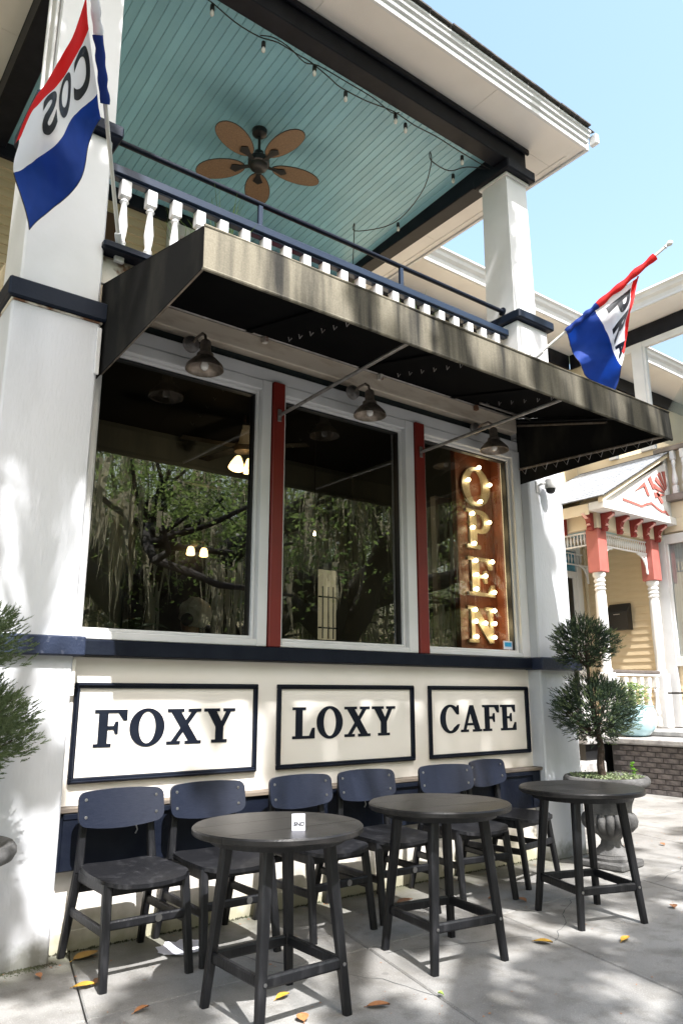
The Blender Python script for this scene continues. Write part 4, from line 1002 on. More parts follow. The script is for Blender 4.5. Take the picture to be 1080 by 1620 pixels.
# ================================================================== TABLES
def make_table():
    t = thing('bistro_table', 'x', 'table', (0, 0, 0), 0, 'round bistro tables on the sidewalk')
    R0 = .378; zt = .738
    # top of three planks with chamfered rim
    cuts = [-R0 - .01, -.126, .126, R0 + .01]
    for k in range(3):
        y0, y1 = cuts[k] + .0013, cuts[k + 1] - .0013
        def outline(r):
            lo_, hi_ = max(y0, -r + 1e-4), min(y1, r - 1e-4); pts = []
            N = 26
            a0 = math.asin(max(-1, min(1, lo_ / r))); a1 = math.asin(max(-1, min(1, hi_ / r)))
            pts += [(r * math.cos(a0 + (a1 - a0) * i / N), r * math.sin(a0 + (a1 - a0) * i / N)) for i in range(N + 1)]
            pts += [(-r * math.cos(a1 + (a0 - a1) * i / N), r * math.sin(a1 + (a0 - a1) * i / N)) for i in range(N + 1)]
            return pts
        m_ = MB(); rings = [(R0 - .006, zt - .030), (R0, zt - .024), (R0, zt - .007), (R0 - .006, zt)]
        L_ = [outline(r) for r, z in rings]; n = len(L_[0]); vs = [(x, y, rings[i][1]) for i in range(4) for (x, y) in L_[i]]
        fs = [tuple(range(n - 1, -1, -1)), tuple(range(3 * n, 4 * n))]
        for i in range(3): fs += [(i * n + j, i * n + (j + 1) % n, (i + 1) * n + (j + 1) % n, (i + 1) * n + j) for j in range(n)]
        m_.add(vs, fs).build('plank', tabletop_m, t, local=True)
    MB().lathe([(.285, zt - .062), (.300, zt - .062), (.305, zt - .0315), (.285, zt - .0315)], 40).build('apron', blackwood, t, local=True)
    for sx in (-1, 1):
        for sy in (-1, 1):
            MB().bar((sx * .217, sy * .217, 0), (sx * .158, sy * .158, zt - .033), .036, .036, .050, .050, up=(0, 1, 0)).build('leg', blackwood, t, local=True)
    for s in (-1, 1):
        MB().bar((-.200, s * .200, .195), (.200, s * .200, .195), .024, .044).build('stretcher', blackwood, t, local=True)
        MB().bar((s * .196, -.198, .195), (s * .196, .198, .195), .0235, .0435).build('stretcher', blackwood, t, local=True)
    for sx in (-1, 1):
        for sy in (-1, 1): MB().lathe([(.008, 0), (.008, .003), (.003, .004)], 8, (sx * .196, sy * .2235, .195), (0, sy, 0)).build('bolt', steel, t, local=True)
    return t
tb0 = make_table()
TB = [(1.953, 3.030, 0.8, 'round black bistro table with a white card on it, leftmost and nearest'),
      (3.020, 3.105, -7.7, 'round black bistro table in the middle of the three'),
      (4.205, 3.065, -18.4, 'round black bistro table beside the stone urn, rightmost')]
for i, (x, y, a, lab) in enumerate(TB):
    c = tb0 if i == 0 else copy_tree(tb0)
    c.location = (x, y, 0); c.rotation_euler.z = R(a); c['label'] = lab
# hairline cracks in the old slabs
random.seed(9)
def crack(p, q, n=16, j=.02):
    p = Vector(p); q = Vector(q); m_ = MB(); side = (q - p).normalized().cross(Vector((0, 0, 1))); vs = []; o_ = 0
    for i in range(n + 1):
        o_ += random.uniform(-j, j); c = p.lerp(q, i / n) + side * o_ * (1 if 0 < i < n else .3); w_ = random.uniform(.0010, .0026)
        vs += [c - side * w_ + Vector((0, 0, .0012)), c + side * w_ + Vector((0, 0, .0012))]
    m_.add(vs, [(2 * i, 2 * i + 1, 2 * i + 3, 2 * i + 2) for i in range(n)]).build('crack', gap, walk, recalc=False)
crack((2.80, 3.30, 0), (3.6, 3.0, 0)); crack((3.66, 2.9, 0), (4.5, 3.35, 0)); crack((1.3, 3.1, 0), (2.3, 2.55, 0)); crack((5.3, 3.3, 0), (6.4, 3.6, 0)); crack((2.62, 2.7, 0), (2.05, 3.9, 0), 20, .03)
# folded table card
tc_ = thing('table_card', 'small folded white card standing on the left bistro table', 'card', (1.945, 2.86, .7385), R(-32))
cd = MB(); cd.prism([(-.028, -.022, 0), (.028, -.022, 0), (.028, 0, .062), (-.028, 0, .062)], (0, .0012, 0)); cd.build('card_face', paperm, tc_, local=True)
cd = MB(); cd.prism([(-.028, .024, 0), (.028, .024, 0), (.028, .0022, .062), (-.028, .0022, .062)], (0, .0012, 0)); cd.build('card_face', paperm, tc_, local=True)
me = font_mesh('SND', .024, .001); me.transform(Matrix.Translation((-.021, .012, 0)))
tx = link('card_print', me, tc_, local=True); me.materials.clear(); me.materials.append(blackmetal)
tx.rotation_euler = (math.atan2(.062, .022), 0, 0); tx.location = (0, -.0235, .006)

# ================================================================== LITTER ON THE PAVING
pt = MB(); n = 30
pts = [((.14 + .012 * math.sin(i * 1.7)) * math.cos(2 * PI * i / n), (.12 + .01 * math.sin(i * 2.3)) * math.sin(2 * PI * i / n)) for i in range(n)]
pt.add([(0, 0, .004)] + [(x, y, .003 + .010 * abs(math.sin(i * .9))) for i, (x, y) in enumerate(pts)], [(0, 1 + i, 1 + (i + 1) % n) for i in range(n)], True)
o = pt.build('paper_napkin', paperm, None, recalc=False, loc=(2.0, 4.0, 0.0)); tag(o, 'crumpled round pale paper lying on the paving under the two left chairs', 'paper')
def leaf(loc, rz, L, W, m_, label, curl=.008, grp='fallen leaves on the paving'):
    m = MB(); K = 9; vs = []
    for k in range(K):
        s = k / (K - 1); wv = W * math.sin(PI * min(1, s * 1.02)) ** .8 * .5 + .001
        z = .006 + curl * math.sin(s * PI * .9) + .3 * curl * (s) ** 2
        vs += [((s - .5) * L, -wv, z + curl * .7), ((s - .5) * L, 0, z * .5 + .003), ((s - .5) * L, wv, z + curl * .5)]
    fs = []
    for k in range(K - 1):
        for j in (0, 1): a = 3 * k + j; fs.append((a, a + 1, a + 4, a + 3))
    m.add(vs, fs, True)
    m.tube([(-.5 * L, 0, .008), (-.62 * L, .004, .004)], .0015, 4)
    o = m.build('fallen_leaf', m_, None, recalc=False, loc=loc); o.rotation_euler.z = rz
    tag(o, label, 'leaf', grp)
LV = [(1.545, 4.17, 20, .15, .085, leafyellow, 'large yellow leaf between the legs of the leftmost chair'),
      (1.40, 3.77, -20, .10, .06, leafyellow, 'orange brown leaf by the front foot of the leftmost chair'),
      (1.47, 3.78, 30, .07, .05, leafbrown, 'small brown leaf touching the front foot of the leftmost chair'),
      (3.57, 2.91, -60, .10, .055, leafyellow, 'bright yellow leaf on open paving between the middle and right tables'),
      (3.96, 2.67, 10, .10, .04, leafyellow, 'thin golden leaf on the paving below the right table'),
      (2.32, 2.79, -30, .10, .05, leafbrown, 'curled tan leaf right of the left table feet'),
      (4.78, 2.86, 40, .06, .045, leafbrown, 'small brown curled leaf alone at the right edge of the paving'),
      (3.53, 3.97, 0, .13, .07, leafbrown, 'brown leaf under the chairs behind the middle table'),
      (1.99, 2.88, 70, .07, .05, leafbrown, 'small tan leaf beneath the left table'),
      (1.50, 3.36, 15, .075, .03, leafbrown, 'reddish brown leaf at the bottom left of the paving'),
      (4.15, 3.53, 80, .07, .04, leafbrown, 'dry brown leaf by the rear foot of the right table'),
      (4.02, 3.66, 140, .07, .05, leafbrown, 'dark curled leaf between the fifth and sixth chairs'),
      (2.62, 2.72, 120, .025, .018, mat('green_leaf_bit', (.25, .38, .06), rough=.5), 'tiny green leaf scrap below the middle table'),
      (1.27, 4.02, 100, .05, .03, leafbrown, 'small rust leaf on the paving joint by the left pier'),
      (2.05, 3.12, 10, .08, .04, leafyellow, 'yellow leaf directly under the middle of the left table'),
      (5.1, 3.55, 30, .06, .03, leafbrown, 'brown leaf beside the plinth of the right urn'),
      (4.3, 2.35, 60, .06, .03, leafbrown, 'brown leaf lowest on the right side paving'),
      (6.6, 4.0, 60, .07, .04, leafbrown, 'brown leaf on the paving beyond the right urn')]
for x, y, a, L, W, m_, lab in LV: leaf((x, y, .001), R(a), L, W, m_, lab)
random.seed(21)
ms_ = MB()
for i in range(420):
    x = random.uniform(0.9, 9); y = random.choice([random.uniform(2, 4.2), random.gauss(4.22, .06)]); s = random.uniform(.003, .009)
    if y > 4.27 and x < 5.8: y = 4.25
    a = random.uniform(0, 6); p = Vector((x, y, .001))
    ms_.add([p + Vector((math.cos(a + q) * s, math.sin(a + q) * s * .7, random.uniform(0, .004))) for q in (0, 1.7, 3.2, 4.6)], [(0, 1, 2, 3)])
o = ms_.build('leaf_crumbs', leafbrown, None, recalc=False); tag(o, 'crumbs of dry leaf and twig scattered over the paving', 'debris', kind='stuff')
random.seed(22)
ms_ = MB()   # soil and moss gathered in the corner at the foot of the wall and left pier
for i in range(2600):
    if i % 2: x = random.uniform(.4, 1.40); y = 4.195 - abs(random.gauss(0, .035)); 
    else: x = random.uniform(1.4, 5.8); y = (4.31 if x < 5.3 else 4.19) - abs(random.gauss(0, .012))
    s = random.uniform(.002, .006); a = random.uniform(0, 6); h = random.uniform(.001, .007) * max(.2, 1 - (4.2 - y) * 8)
    ms_.add([(x + s, y, .0), (x - s * .5, y + s, .0), (x - s * .5, y - s, .0), (x, y, h)], [(0, 1, 3), (1, 2, 3), (2, 0, 3)])
o = ms_.build('wall_foot_dirt', mat('mossy_dirt', (.05, .045, .03), (.05, .07, .025), rough=1, scale=12), None, recalc=False); tag(o, 'dark soil and moss gathered along the foot of the wall and the left pier', 'dirt', kind='stuff')

# ================================================================== STONE URNS WITH CLIPPED JUNIPERS
def make_urn():
    t = thing('stone_urn', 'x', 'urn', (0, 0, 0), 0, 'fluted stone urns with junipers')
    pz = MB().box(-.185, .185, -.185, .185, 0, .055, .012); pz.build('plinth', stone, t, local=True)
    lob = lambda i, a: (1 + .16 * (abs(math.sin(a * 9)) ** .5 - .75)) if 9 <= i <= 14 else 1
    prof = [(.165, .056), (.168, .075), (.150, .092), (.150, .100), (.118, .125), (.085, .160), (.078, .195), (.092, .215), (.100, .225),
            (.120, .238), (.175, .262), (.212, .300), (.222, .340), (.212, .372), (.196, .388),
            (.186, .396), (.184, .420), (.192, .460), (.214, .510), (.250, .555), (.295, .585), (.338, .603), (.352, .628), (.350, .650), (.335, .668), (.310, .668), (.285, .650), (.270, .630)]
    MB().lathe(prof, 108, mod=lob).build('bowl', stone, t, local=True)
    MB().lathe([(.001, .640), (.15, .645), (.272, .634)], 30).build('soil', soil, t, local=True)
    return t
u0 = make_urn(); u0.location = (5.52, 3.78, 0); u0.rotation_euler.z = R(6); u0.scale = (.94, .94, 1); u0['label'] = 'fluted grey stone urn beside the right pier holding a two tiered juniper'
u1 = copy_tree(u0); u1.location = (.715, 3.80, 0); u1.rotation_euler.z = R(40); u1['label'] = 'dark stone urn rim at the left edge in front of the left pier'

def tufts(m_, c, rad, n, seed, ln=.055, shell=.45, k=13, wdt=.0028):
    rnd = random.Random(seed); c = Vector(c)
    made = 0
    while made < n:
        d = Vector((rnd.gauss(0, 1), rnd.gauss(0, 1), rnd.gauss(0, 1) + .15)).normalized()
        rr = (shell + (1 - shell) * rnd.random() ** .7)
        lump = noise.noise(d * 2.6 + Vector((seed, 0, 0)))
        gapn = noise.noise(d * 4.5 + Vector((0, seed, 3)))
        if gapn < -.16 and rnd.random() < .85: continue
        rr *= 1 + .32 * lump
        p = c + Vector((d.x * rad[0], d.y * rad[1], d.z * rad[2])) * rr
        od = (Vector((d.x, d.y, d.z * .6 + .35)) + Vector((rnd.uniform(-.4, .4), rnd.uniform(-.4, .4), rnd.uniform(-.2, .5)))).normalized()
        L = ln * rnd.uniform(.8, 1.9)
        a = od.orthogonal().normalized(); b = od.cross(a)
        # a spray: short twig with side needles
        for q in range(k):
            s = q / k; th = rnd.uniform(0, 2 * PI); sd_ = a * math.cos(th) + b * math.sin(th)
            base = p + od * (L * s); tipd = (od * 1.1 + sd_ * rnd.uniform(.5, .9)).normalized(); l2 = L * rnd.uniform(.35, .62) * (1.1 - .5 * s)
            wv = tipd.cross(sd_).normalized() * wdt * (1.2 - .4 * s)
            m_.add([base - wv, base + wv, base + tipd * l2], [(0, 1, 2)])
        made += 1
    return m_
def juniper(loc, label, tiers, seed, mt, mt2, ln=.05, wd=.0028):
    t = thing('juniper', label, 'shrub', loc, 0, None)
    rnd = random.Random(seed)
    trunk = [(0, 0, 0), (-.01, .01, .12), (.0, 0, .25), (-.03, .0, .38), (-.07, 0, .55), (-.09, .0, .72), (-.10, 0, .9), (-.12, 0, 1.06)]
    MB().tube(smooth_path(trunk, 3), [.034 - .0012 * i for i in range(22)], 9).build('trunk', bark, t, local=True)
    lm = MB()
    for (c, rad, n, s2) in tiers:
        for i in range(16):
            d = Vector((rnd.gauss(0, 1), rnd.gauss(0, 1), rnd.gauss(0, .7) + .2)).normalized()
            b0 = Vector(c) * .96 + Vector((0, 0, -rad[2] * .75)); e = Vector(c) + Vector((d.x * rad[0], d.y * rad[1], d.z * rad[2])) * .85
            b0 = Vector((-.05 if c[2] < .8 else -.10, 0, b0.z)); mid = (b0 + e) / 2 + Vector((0, 0, -.02))
            lm.tube([b0, mid, e], [.010, .007, .003], 5)
    lm.build('branches', bark, t, local=True, recalc=False)
    for i, (c, rad, n, s2) in enumerate(tiers):
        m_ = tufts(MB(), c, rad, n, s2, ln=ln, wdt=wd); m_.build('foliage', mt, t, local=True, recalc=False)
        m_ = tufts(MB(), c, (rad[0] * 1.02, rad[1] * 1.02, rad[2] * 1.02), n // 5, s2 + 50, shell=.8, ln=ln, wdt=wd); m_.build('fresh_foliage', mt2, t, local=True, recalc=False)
    return t
juniper((5.50, 3.79, .63), 'dark green juniper clipped in two tiers growing in the right urn',
        [((-.03, 0, .55), (.34, .31, .25), 3300, 3), ((-.12, 0, 1.07), (.25, .24, .195), 1800, 9)], 5, needle, needle_lt, .030, .0024)
juniper((.715, 3.80, .63), 'juniper coloured a sunlit light green at the left edge in front of the left pier',
        [((.0, 0, .50), (.335, .32, .27), 4200, 14), ((-.04, 0, .92), (.33, .30, .17), 1500, 19)], 8, needle_lt, needle_lt, .030, .0024)
random.seed(31)
gc = MB()
for i in range(420):
    a = random.uniform(0, 2 * PI); r_ = .27 * math.sqrt(random.random()); p = Vector((5.52 + r_ * math.cos(a), 3.78 + r_ * math.sin(a), .645 + random.uniform(0, .03)))
    for q in range(3):
        d = Vector((random.uniform(-1, 1), random.uniform(-1, 1), random.uniform(.2, 1.2))).normalized() * random.uniform(.012, .026); s_ = d.orthogonal().normalized() * .006
        gc.add([p, p + d * .5 + s_, p + d, p + d * .5 - s_], [(0, 1, 2, 3)])
o = gc.build('ground_cover', mat('pale_ground_cover', (.26, .30, .16), (.12, .18, .07), rough=.6, scale=20, trans=.3), None, recalc=False)
tag(o, 'low pale green ground cover spilling over the soil of the right urn', 'plant', kind='stuff')
sp = thing('seedling', 'bright green leafy seedling on the right side of the urn soil', 'plant', (5.72, 3.66, .645))
m_ = MB()
for i in range(34):
    a = random.uniform(0, 2 * PI); h = random.uniform(.01, .12); p = Vector((random.uniform(-.015, .015), random.uniform(-.015, .015), h)); d = Vector((math.cos(a), math.sin(a), .4)).normalized() * .030; s_ = Vector((-d.y, d.x, 0)).normalized() * .011
    m_.add([p, p + d * .5 + s_, p + d, p + d * .5 - s_], [(0, 1, 2, 3)])
m_.build('leaves', mat('fresh_green_leaf', (.16, .36, .04), (.11, .27, .03), rough=.45, trans=.4), sp, local=True, recalc=False)
MB().tube([(0, 0, 0), (.004, 0, .06), (0, 0, .12)], .002, 5).build('stem', bladeg, sp, local=True)

# ================================================================== PERSON INSIDE
def skinned(name, verts, edges, radii, m_, parent, sub=2, root=0):
    me = bpy.data.meshes.new(name); me.from_pydata(verts, edges, [])
    o = bpy.data.objects.new(name, me); col.objects.link(o)
    sk_ = o.modifiers.new('s', 'SKIN'); ss = o.modifiers.new('u', 'SUBSURF'); ss.levels = sub; ss.render_levels = sub
    for i, r_ in enumerate(radii):
        d_ = me.skin_vertices[0].data[i]; d_.radius = r_ if isinstance(r_, tuple) else (r_, r_); d_.use_root = (i == root)
    dg = bpy.context.evaluated_depsgraph_get(); dg.update()
    m2 = bpy.data.meshes.new_from_object(o.evaluated_get(dg)); bpy.data.objects.remove(o)
    m2.materials.clear(); m2.materials.append(m_)
    for p in m2.polygons: p.use_smooth = True
    return link(name, m2, parent, local=True)
P_ = thing('person', 'white haired person in a sage shirt seated inside the left shop window', 'person', (2.70, 5.48, .70))
V_ = [(0, 0, .50), (0, .01, .66), (0, .02, .84), (0, .02, .97), (0, .03, 1.05), (-.005, .03, 1.13), (-.01, .03, 1.24),
      (-.10, .02, .95), (-.195, .0, .92), (-.24, -.02, .70), (-.20, .20, .60), (-.15, .28, .60),
      (.10, .02, .95), (.195, .0, .92), (.24, -.02, .70), (.20, .20, .60), (.15, .28, .60),
      (-.09, .04, .48), (-.12, .42, .50), (-.12, .44, .06), (-.12, .54, .03), (.09, .04, .48), (.12, .42, .50), (.12, .44, .06), (.12, .54, .03)]
E_ = [(0, 1), (1, 2), (2, 3), (3, 4), (4, 5), (5, 6), (3, 7), (7, 8), (8, 9), (9, 10), (10, 11), (3, 12), (12, 13), (13, 14), (14, 15), (15, 16), (0, 17), (17, 18), (18, 19), (19, 20), (0, 21), (21, 22), (22, 23), (23, 24)]
R_ = [(.17, .12), (.155, .11), (.17, .115), (.13, .09), .055, .085, .085, .08, .062, .047, .036, .03, .08, .062, .047, .036, .03, .09, .065, .042, .03, .09, .065, .042, .03]
skinned('body', V_, E_, R_, skin, P_)
V2 = [(0, 0, .50), (0, .01, .66), (0, .02, .84), (0, .02, .965), (-.10, .02, .955), (-.20, .0, .92), (-.245, -.02, .72), (.10, .02, .955), (.20, .0, .92), (.245, -.02, .72), (0, .025, 1.015)]
skinned('shirt', V2, [(0, 1), (1, 2), (2, 3), (3, 4), (4, 5), (5, 6), (3, 7), (7, 8), (8, 9), (3, 10)], [(.19, .14), (.175, .13), (.19, .135), (.155, .11), .10, .082, .066, .10, .082, .066, .065], shirtm, P_)
hm = MB(); rnd = random.Random(4)
for i in range(9):
    for j in range(18): pass
prof = []
vs = []; NT, NP = 14, 24
for i in range(NT + 1):
    th = PI * i / NT * .80
    for j in range(NP):
        ph = 2 * PI * j / NP; n_ = Vector((math.sin(th) * math.cos(ph), math.sin(th) * math.sin(ph), math.cos(th)))
        rr = 1 + .22 * noise.noise(n_ * 2.6) + .05 * noise.noise(n_ * 9); vs.append((.02 + .122 * n_.x * rr, .0 + .125 * n_.y * rr, 1.215 + .128 * n_.z * rr))
fs = [(i * NP + j, i * NP + (j + 1) % NP, (i + 1) * NP + (j + 1) % NP, (i + 1) * NP + j) for i in range(NT) for j in range(NP)]
hm.add(vs, fs + [tuple(range(NP))], True).build('hair', hairm, P_, local=True)
MB().lathe([(.045, 0), (.05, .02), (.03, .035)], 18, (-.085, -.085, 1.16), (-.75, -.66, 0)).build('headphone', blackmetal, P_, local=True)
stl = thing('stool', 'dark stool under the seated person inside the left shop window', 'stool', (2.70, 5.46, .70))
MB().lathe([(.16, .40), (.17, .415), (.16, .43)], 20).build('seat', blackmetal, stl, local=True)
for k in range(4):
    a = PI / 4 + k * PI / 2; MB().tube([(.17 * math.cos(a), .17 * math.sin(a), 0), (.11 * math.cos(a), .11 * math.sin(a), .40)], .013, 6).build('leg', blackmetal, stl, local=True)

# ================================================================== NEIGHBOURING HOUSE
H = thing('neighbour_house', 'yellow clapboard house with a gabled porch in salmon and white beyond the cafe', 'house', (12.1, 8.3, 0))
WX = 12.10; WY = 8.40
wing = bx('wing_wall', ybeam, H, WX, WX + 4, 2.0, 8.6, -.2, 7.60, 0)
rear = bx('rear_wall', yellow, H, 5.9, WX - .001, WY, WY + .3, -.2, 7.60, 0)
# lapped siding: wing wall (faces -x) and recessed wall (faces -y)
lap(6.99, 8.395, WX - .001, yellow, wing, .78, 3.95, .118, axis='x')
lap(4.5, 6.74, WX - .001, yellow, wing, .30, 1.74, .118, axis='x')
lap(9.0, 11.22, WY - .001, yellow, rear, .78, 3.95, .118)
lap(11.93, 12.08, WY - .001, yellow, rear, .78, 3.95, .118)
bx('corner_board', ybeam, H, WX - .05, WX - .002, WY - .06, WY - .02, .78, 3.95, .004)
# panel band below the balcony
bx('band_board', ybeam, wing, WX - .05, WX - .002, 2.0, 6.72, 3.97, 4.20, .004)
bx('band_board', ybeam, wing, WX - .03, WX - .002, 2.0, 6.72, 4.205, 4.48, .004)
# big ground floor window in the wing wall
gw = MB(); gw.box(WX - .06, WX - .002, 6.745, 6.985, .78, 3.94, .004); gw.box(WX - .055, WX - .002, 4.4, 6.744, 3.78, 3.94, .004); gw.box(WX - .055, WX - .002, 4.4, 6.744, 1.745, 1.90, .004)
gw.box(WX - .05, WX - .002, 6.70, 6.744, 1.901, 3.779, .004)
gwo = gw.build('bay_window', white, H)
MB().add([(WX - .012, 4.4, 1.9), (WX - .012, 6.70, 1.9), (WX - .012, 6.70, 3.78), (WX - .012, 4.4, 3.78)], [(0, 1, 2, 3)]).build('pane', glass_n, gwo, recalc=False)
bx('curtain', curtain, gwo, WX - .009, WX - .003, 6.05, 6.69, 1.91, 3.77, 0)
# balcony of the wing: rail, balusters, deck edge
bc = bx('balcony', mat('grey_brown_rail', (.20, .17, .15), rough=.6), H, WX - .16, WX - .01, 2.0, 6.68, 4.49, 4.60, .008)
bx('balcony_rail', mat('grey_brown_rail', (.2, .17, .15)), bc, WX - .15, WX - .04, 2.0, 6.74, 5.36, 5.44, .008)
bb = MB(); bb.box(-.04, .04, -.04, .04, 0, .14, .004); bb.box(-.04, .04, -.04, .04, .60, .755, .004); bb.lathe([(.025, .14), (.045, .20), (.05, .26), (.03, .38), (.024, .46), (.036, .48), (.024, .5), (.04, .53), (.034, .60)], 10)
bme = bb.mesh('baluster', white)
for k in range(26): link('baluster', bme, bc, loc=(WX - .095, 6.60 - .18 * k, 4.602))
# upper wing windows and eaves
uw = MB()
for (y0, y1) in ((6.80, 7.02), (7.50, 7.66), (4.30, 4.42)): uw.box(WX - .06, WX - .002, y0, y1, 5.5, 7.56, .004)
uw.box(WX - .055, WX - .002, 4.42, 6.80, 7.44, 7.56, .004); uw.box(WX - .055, WX - .002, 7.02, 7.50, 7.44, 7.56, .004)
uw.box(WX - .05, WX - .002, 6.745, 6.799, 5.5, 7.439, .004)
uwo = uw.build('upper_window', white, H)
for y0, y1 in ((4.42, 6.745), (7.02, 7.50)):
    MB().add([(WX - .012, y0, 5.5), (WX - .012, y1, 5.5), (WX - .012, y1, 7.44), (WX - .012, y0, 7.44)], [(0, 1, 2, 3)]).build('pane', glass_n, uwo, recalc=False)
    bx('blind', mat('pale_blind', (.62, .60, .50), (.5, .5, .42), rough=.8, scale=2), uwo, WX - .009, WX - .003, y0, y1, 5.5, 7.44, 0)
bx('frieze', beamblack, H, WX - .05, WX - .002, 2.0, WY - .05, 7.57, 7.86, .006)
bx('frieze', beamblack, H, 6.2, WX - .055, WY - .05, WY - .002, 7.57, 7.86, .006)
hs = group_part('house_eaves', H)
bx('eave_soffit', soffit_m, hs, 11.50, WX + .3, 2.0, WY + .3, 7.87, 7.90, .003)
bx('eave_soffit', soffit_m, hs, 6.2, 11.498, 7.60, WY + .3, 7.87, 7.90, .003)
gp = [(0, 0), (0, .22), (-.14, .26), (-.16, .22), (-.12, .19), (-.10, .14), (-.05, .10), (-.03, .04), (-.03, 0)]
gm = MB(); gm.prism([(11.50 + a, 2.0, 7.88 + b) for a, b in gp], (0, 5.62, 0)); gm.build('eave_gutter', white, hs)
gm = MB(); gm.prism([(6.2, 7.60 + a, 7.88 + b) for a, b in gp], (5.32, 0, 0)); gm.build('eave_gutter', white, hs)
rr_ = MB(); rr_.add([(11.45, 2.0, 8.10), (11.45, 7.55, 8.10), (16, 12, 10.4), (16, 2.0, 10.4)], [(0, 1, 2, 3)]); rr_.add([(6.2, 7.55, 8.10), (11.45, 7.55, 8.10), (16, 12, 10.4), (6.2, 12, 10.4)], [(0, 1, 2, 3)])
rr_.build('house_roof', roofdark, H, recalc=False)
# entrance door with blue transom
dd = MB(); dd.box(11.25, 11.38, WY - .06, WY - .002, .78, 3.98, .004); dd.box(11.78, 11.92, WY - .06, WY - .002, .78, 3.98, .004)
dd.box(11.381, 11.779, WY - .055, WY - .002, 3.86, 3.98, .004); dd.box(11.381, 11.779, WY - .055, WY - .002, 3.36, 3.48, .004); dd.box(11.66, 11.779, WY - .05, WY - .002, .78, 3.359, .004)
df = dd.build('door_frame', white, H)
bx('transom_pane', bluecurtain, df, 11.382, 11.778, WY - .02, WY - .01, 3.481, 3.859, 0)
bx('door', blackmetal, df, 11.20, 11.659, WY - .03, WY - .008, .80, 3.355, .003)
# porch deck, roof, gable
PX0, PX1, PY = 10.20, 11.92, 6.90
bx('porch_deck', stone_lt, H, 9.3, WX - .002, 6.62, WY - .062, .62, .765, .01)
bx('deck_shade_skirt', blackmetal, H, 9.36, WX - .06, 6.70, 8.3, -.05, .615, 0)  # black fill carries the shadow under the porch as well as its lattice
def pbeam(nm, m_, *a, **k): return bx(nm, m_, H, *a, **k)
pbeam('porch_frieze', ybeam, PX0 - .02, WX - .003, 6.78, 6.90, 3.845, 4.11, b=.004)
pbeam('porch_frieze', ybeam, PX0 - .02, PX0 + .10, 6.902, WY - .06, 3.845, 4.11, b=.004)
pbeam('porch_cornice', white, 9.98, WX - .003, 6.50, 6.775, 4.075, 4.20, b=.006)
pbeam('porch_cornice', ybeam, 10.004, PX0 - .021, 6.777, WY - .06, 4.08, 4.19, b=.006)
pbeam('eave_board', ybeam, 9.978, 10.002, 6.777, WY - .06, 4.02, 4.195, b=.004)
pbeam('porch_soffit', mat('pale_blue_soffit', (.42, .60, .64), rough=.6), 10.0, WX - .004, 6.78, WY - .062, 4.1105, 4.115, b=0)
ga = MB(); ga.prism([(10.02, 6.58, 4.203), (WX - .004, 6.58, 4.203), (WX - .004, 6.58, 5.22)], (0, .06, 0)); gab = ga.build('gable', white, H)
gt2 = MB(); gt2.prism([(9.96, 6.50, 4.17), (9.96, 6.50, 4.26), (WX - .004, 6.50, 5.42), (WX - .004, 6.50, 5.32)], (0, .079, 0)); gt2.build('rake_board', ybeam, gab)
# carved salmon ornament on the gable
def orn(pts): mm = MB(); mm.prism([(x, 6.562, z) for x, z in pts], (0, .017, 0)); mm.build('ornament', salmon, gab)
wv_ = [(10.62, 4.34), (10.9, 4.32), (11.15, 4.30), (11.3, 4.36), (11.45, 4.40), (11.6, 4.34), (11.75, 4.30), (11.88, 4.31), (11.98, 4.22)]
orn([(x, z) for x, z in wv_] + [(x, z - .035) for x, z in wv_[::-1]])
orn([(11.00, 4.52), (11.30, 4.72), (11.42, 4.50), (11.35, 4.50), (11.27, 4.64)])
for k in range(5):
    a = R(100 + k * 22); cx_, cz_ = 11.99, 4.60
    orn([(cx_ + .10 * math.cos(a - .05), cz_ + .10 * math.sin(a - .05)), (cx_ + .42 * math.cos(a - .11), cz_ + .42 * math.sin(a - .11)), (cx_ + .42 * math.cos(a + .11), cz_ + .42 * math.sin(a + .11)), (cx_ + .10 * math.cos(a + .05), cz_ + .10 * math.sin(a + .05))])
orn([(11.42, 4.80), (11.50, 4.86), (11.60, 4.66), (11.54, 4.63)])
orn([(11.62, 4.58), (11.68, 4.62), (11.82, 4.44), (11.76, 4.42)])
# shingled slope with courses of separate tabs
base_ = MB(); base_.prism([(9.93, 6.46, 4.245), (WX - .004, 6.46, 5.40), (WX - .004, 8.33, 5.40), (9.93, 8.33, 4.245)], (0, 0, .012)); rfp = base_.build('porch_roof', roofdark, H)
sh_ = MB(); random.seed(5)
sl = (5.40 - 4.245) / (WX - 9.93)
k = 0; x = 9.925
while x < WX - .12:
    y = 6.45 - random.uniform(0, .1)
    while y < 8.3:
        wv = random.uniform(.14, .19); z = 4.245 + (x - 9.93) * sl + .014; e = random.uniform(0, .004)
        y0_, y1_ = max(y, 6.45), min(y + wv - .006, 8.32)
        sh_.add([(x, y0_, z + .012 + e), (x, y1_, z + .012 + e), (x + .14, y1_, z + .14 * sl + .002), (x + .14, y0_, z + .14 * sl + .002), (x, y0_, z), (x, y1_, z)], [(3, 2, 1, 0), (0, 1, 5, 4)])
        y += wv
    x += .115
so2 = sh_.build('roof_shingles', roofm, rfp, recalc=False); so2['kind'] = 'stuff'
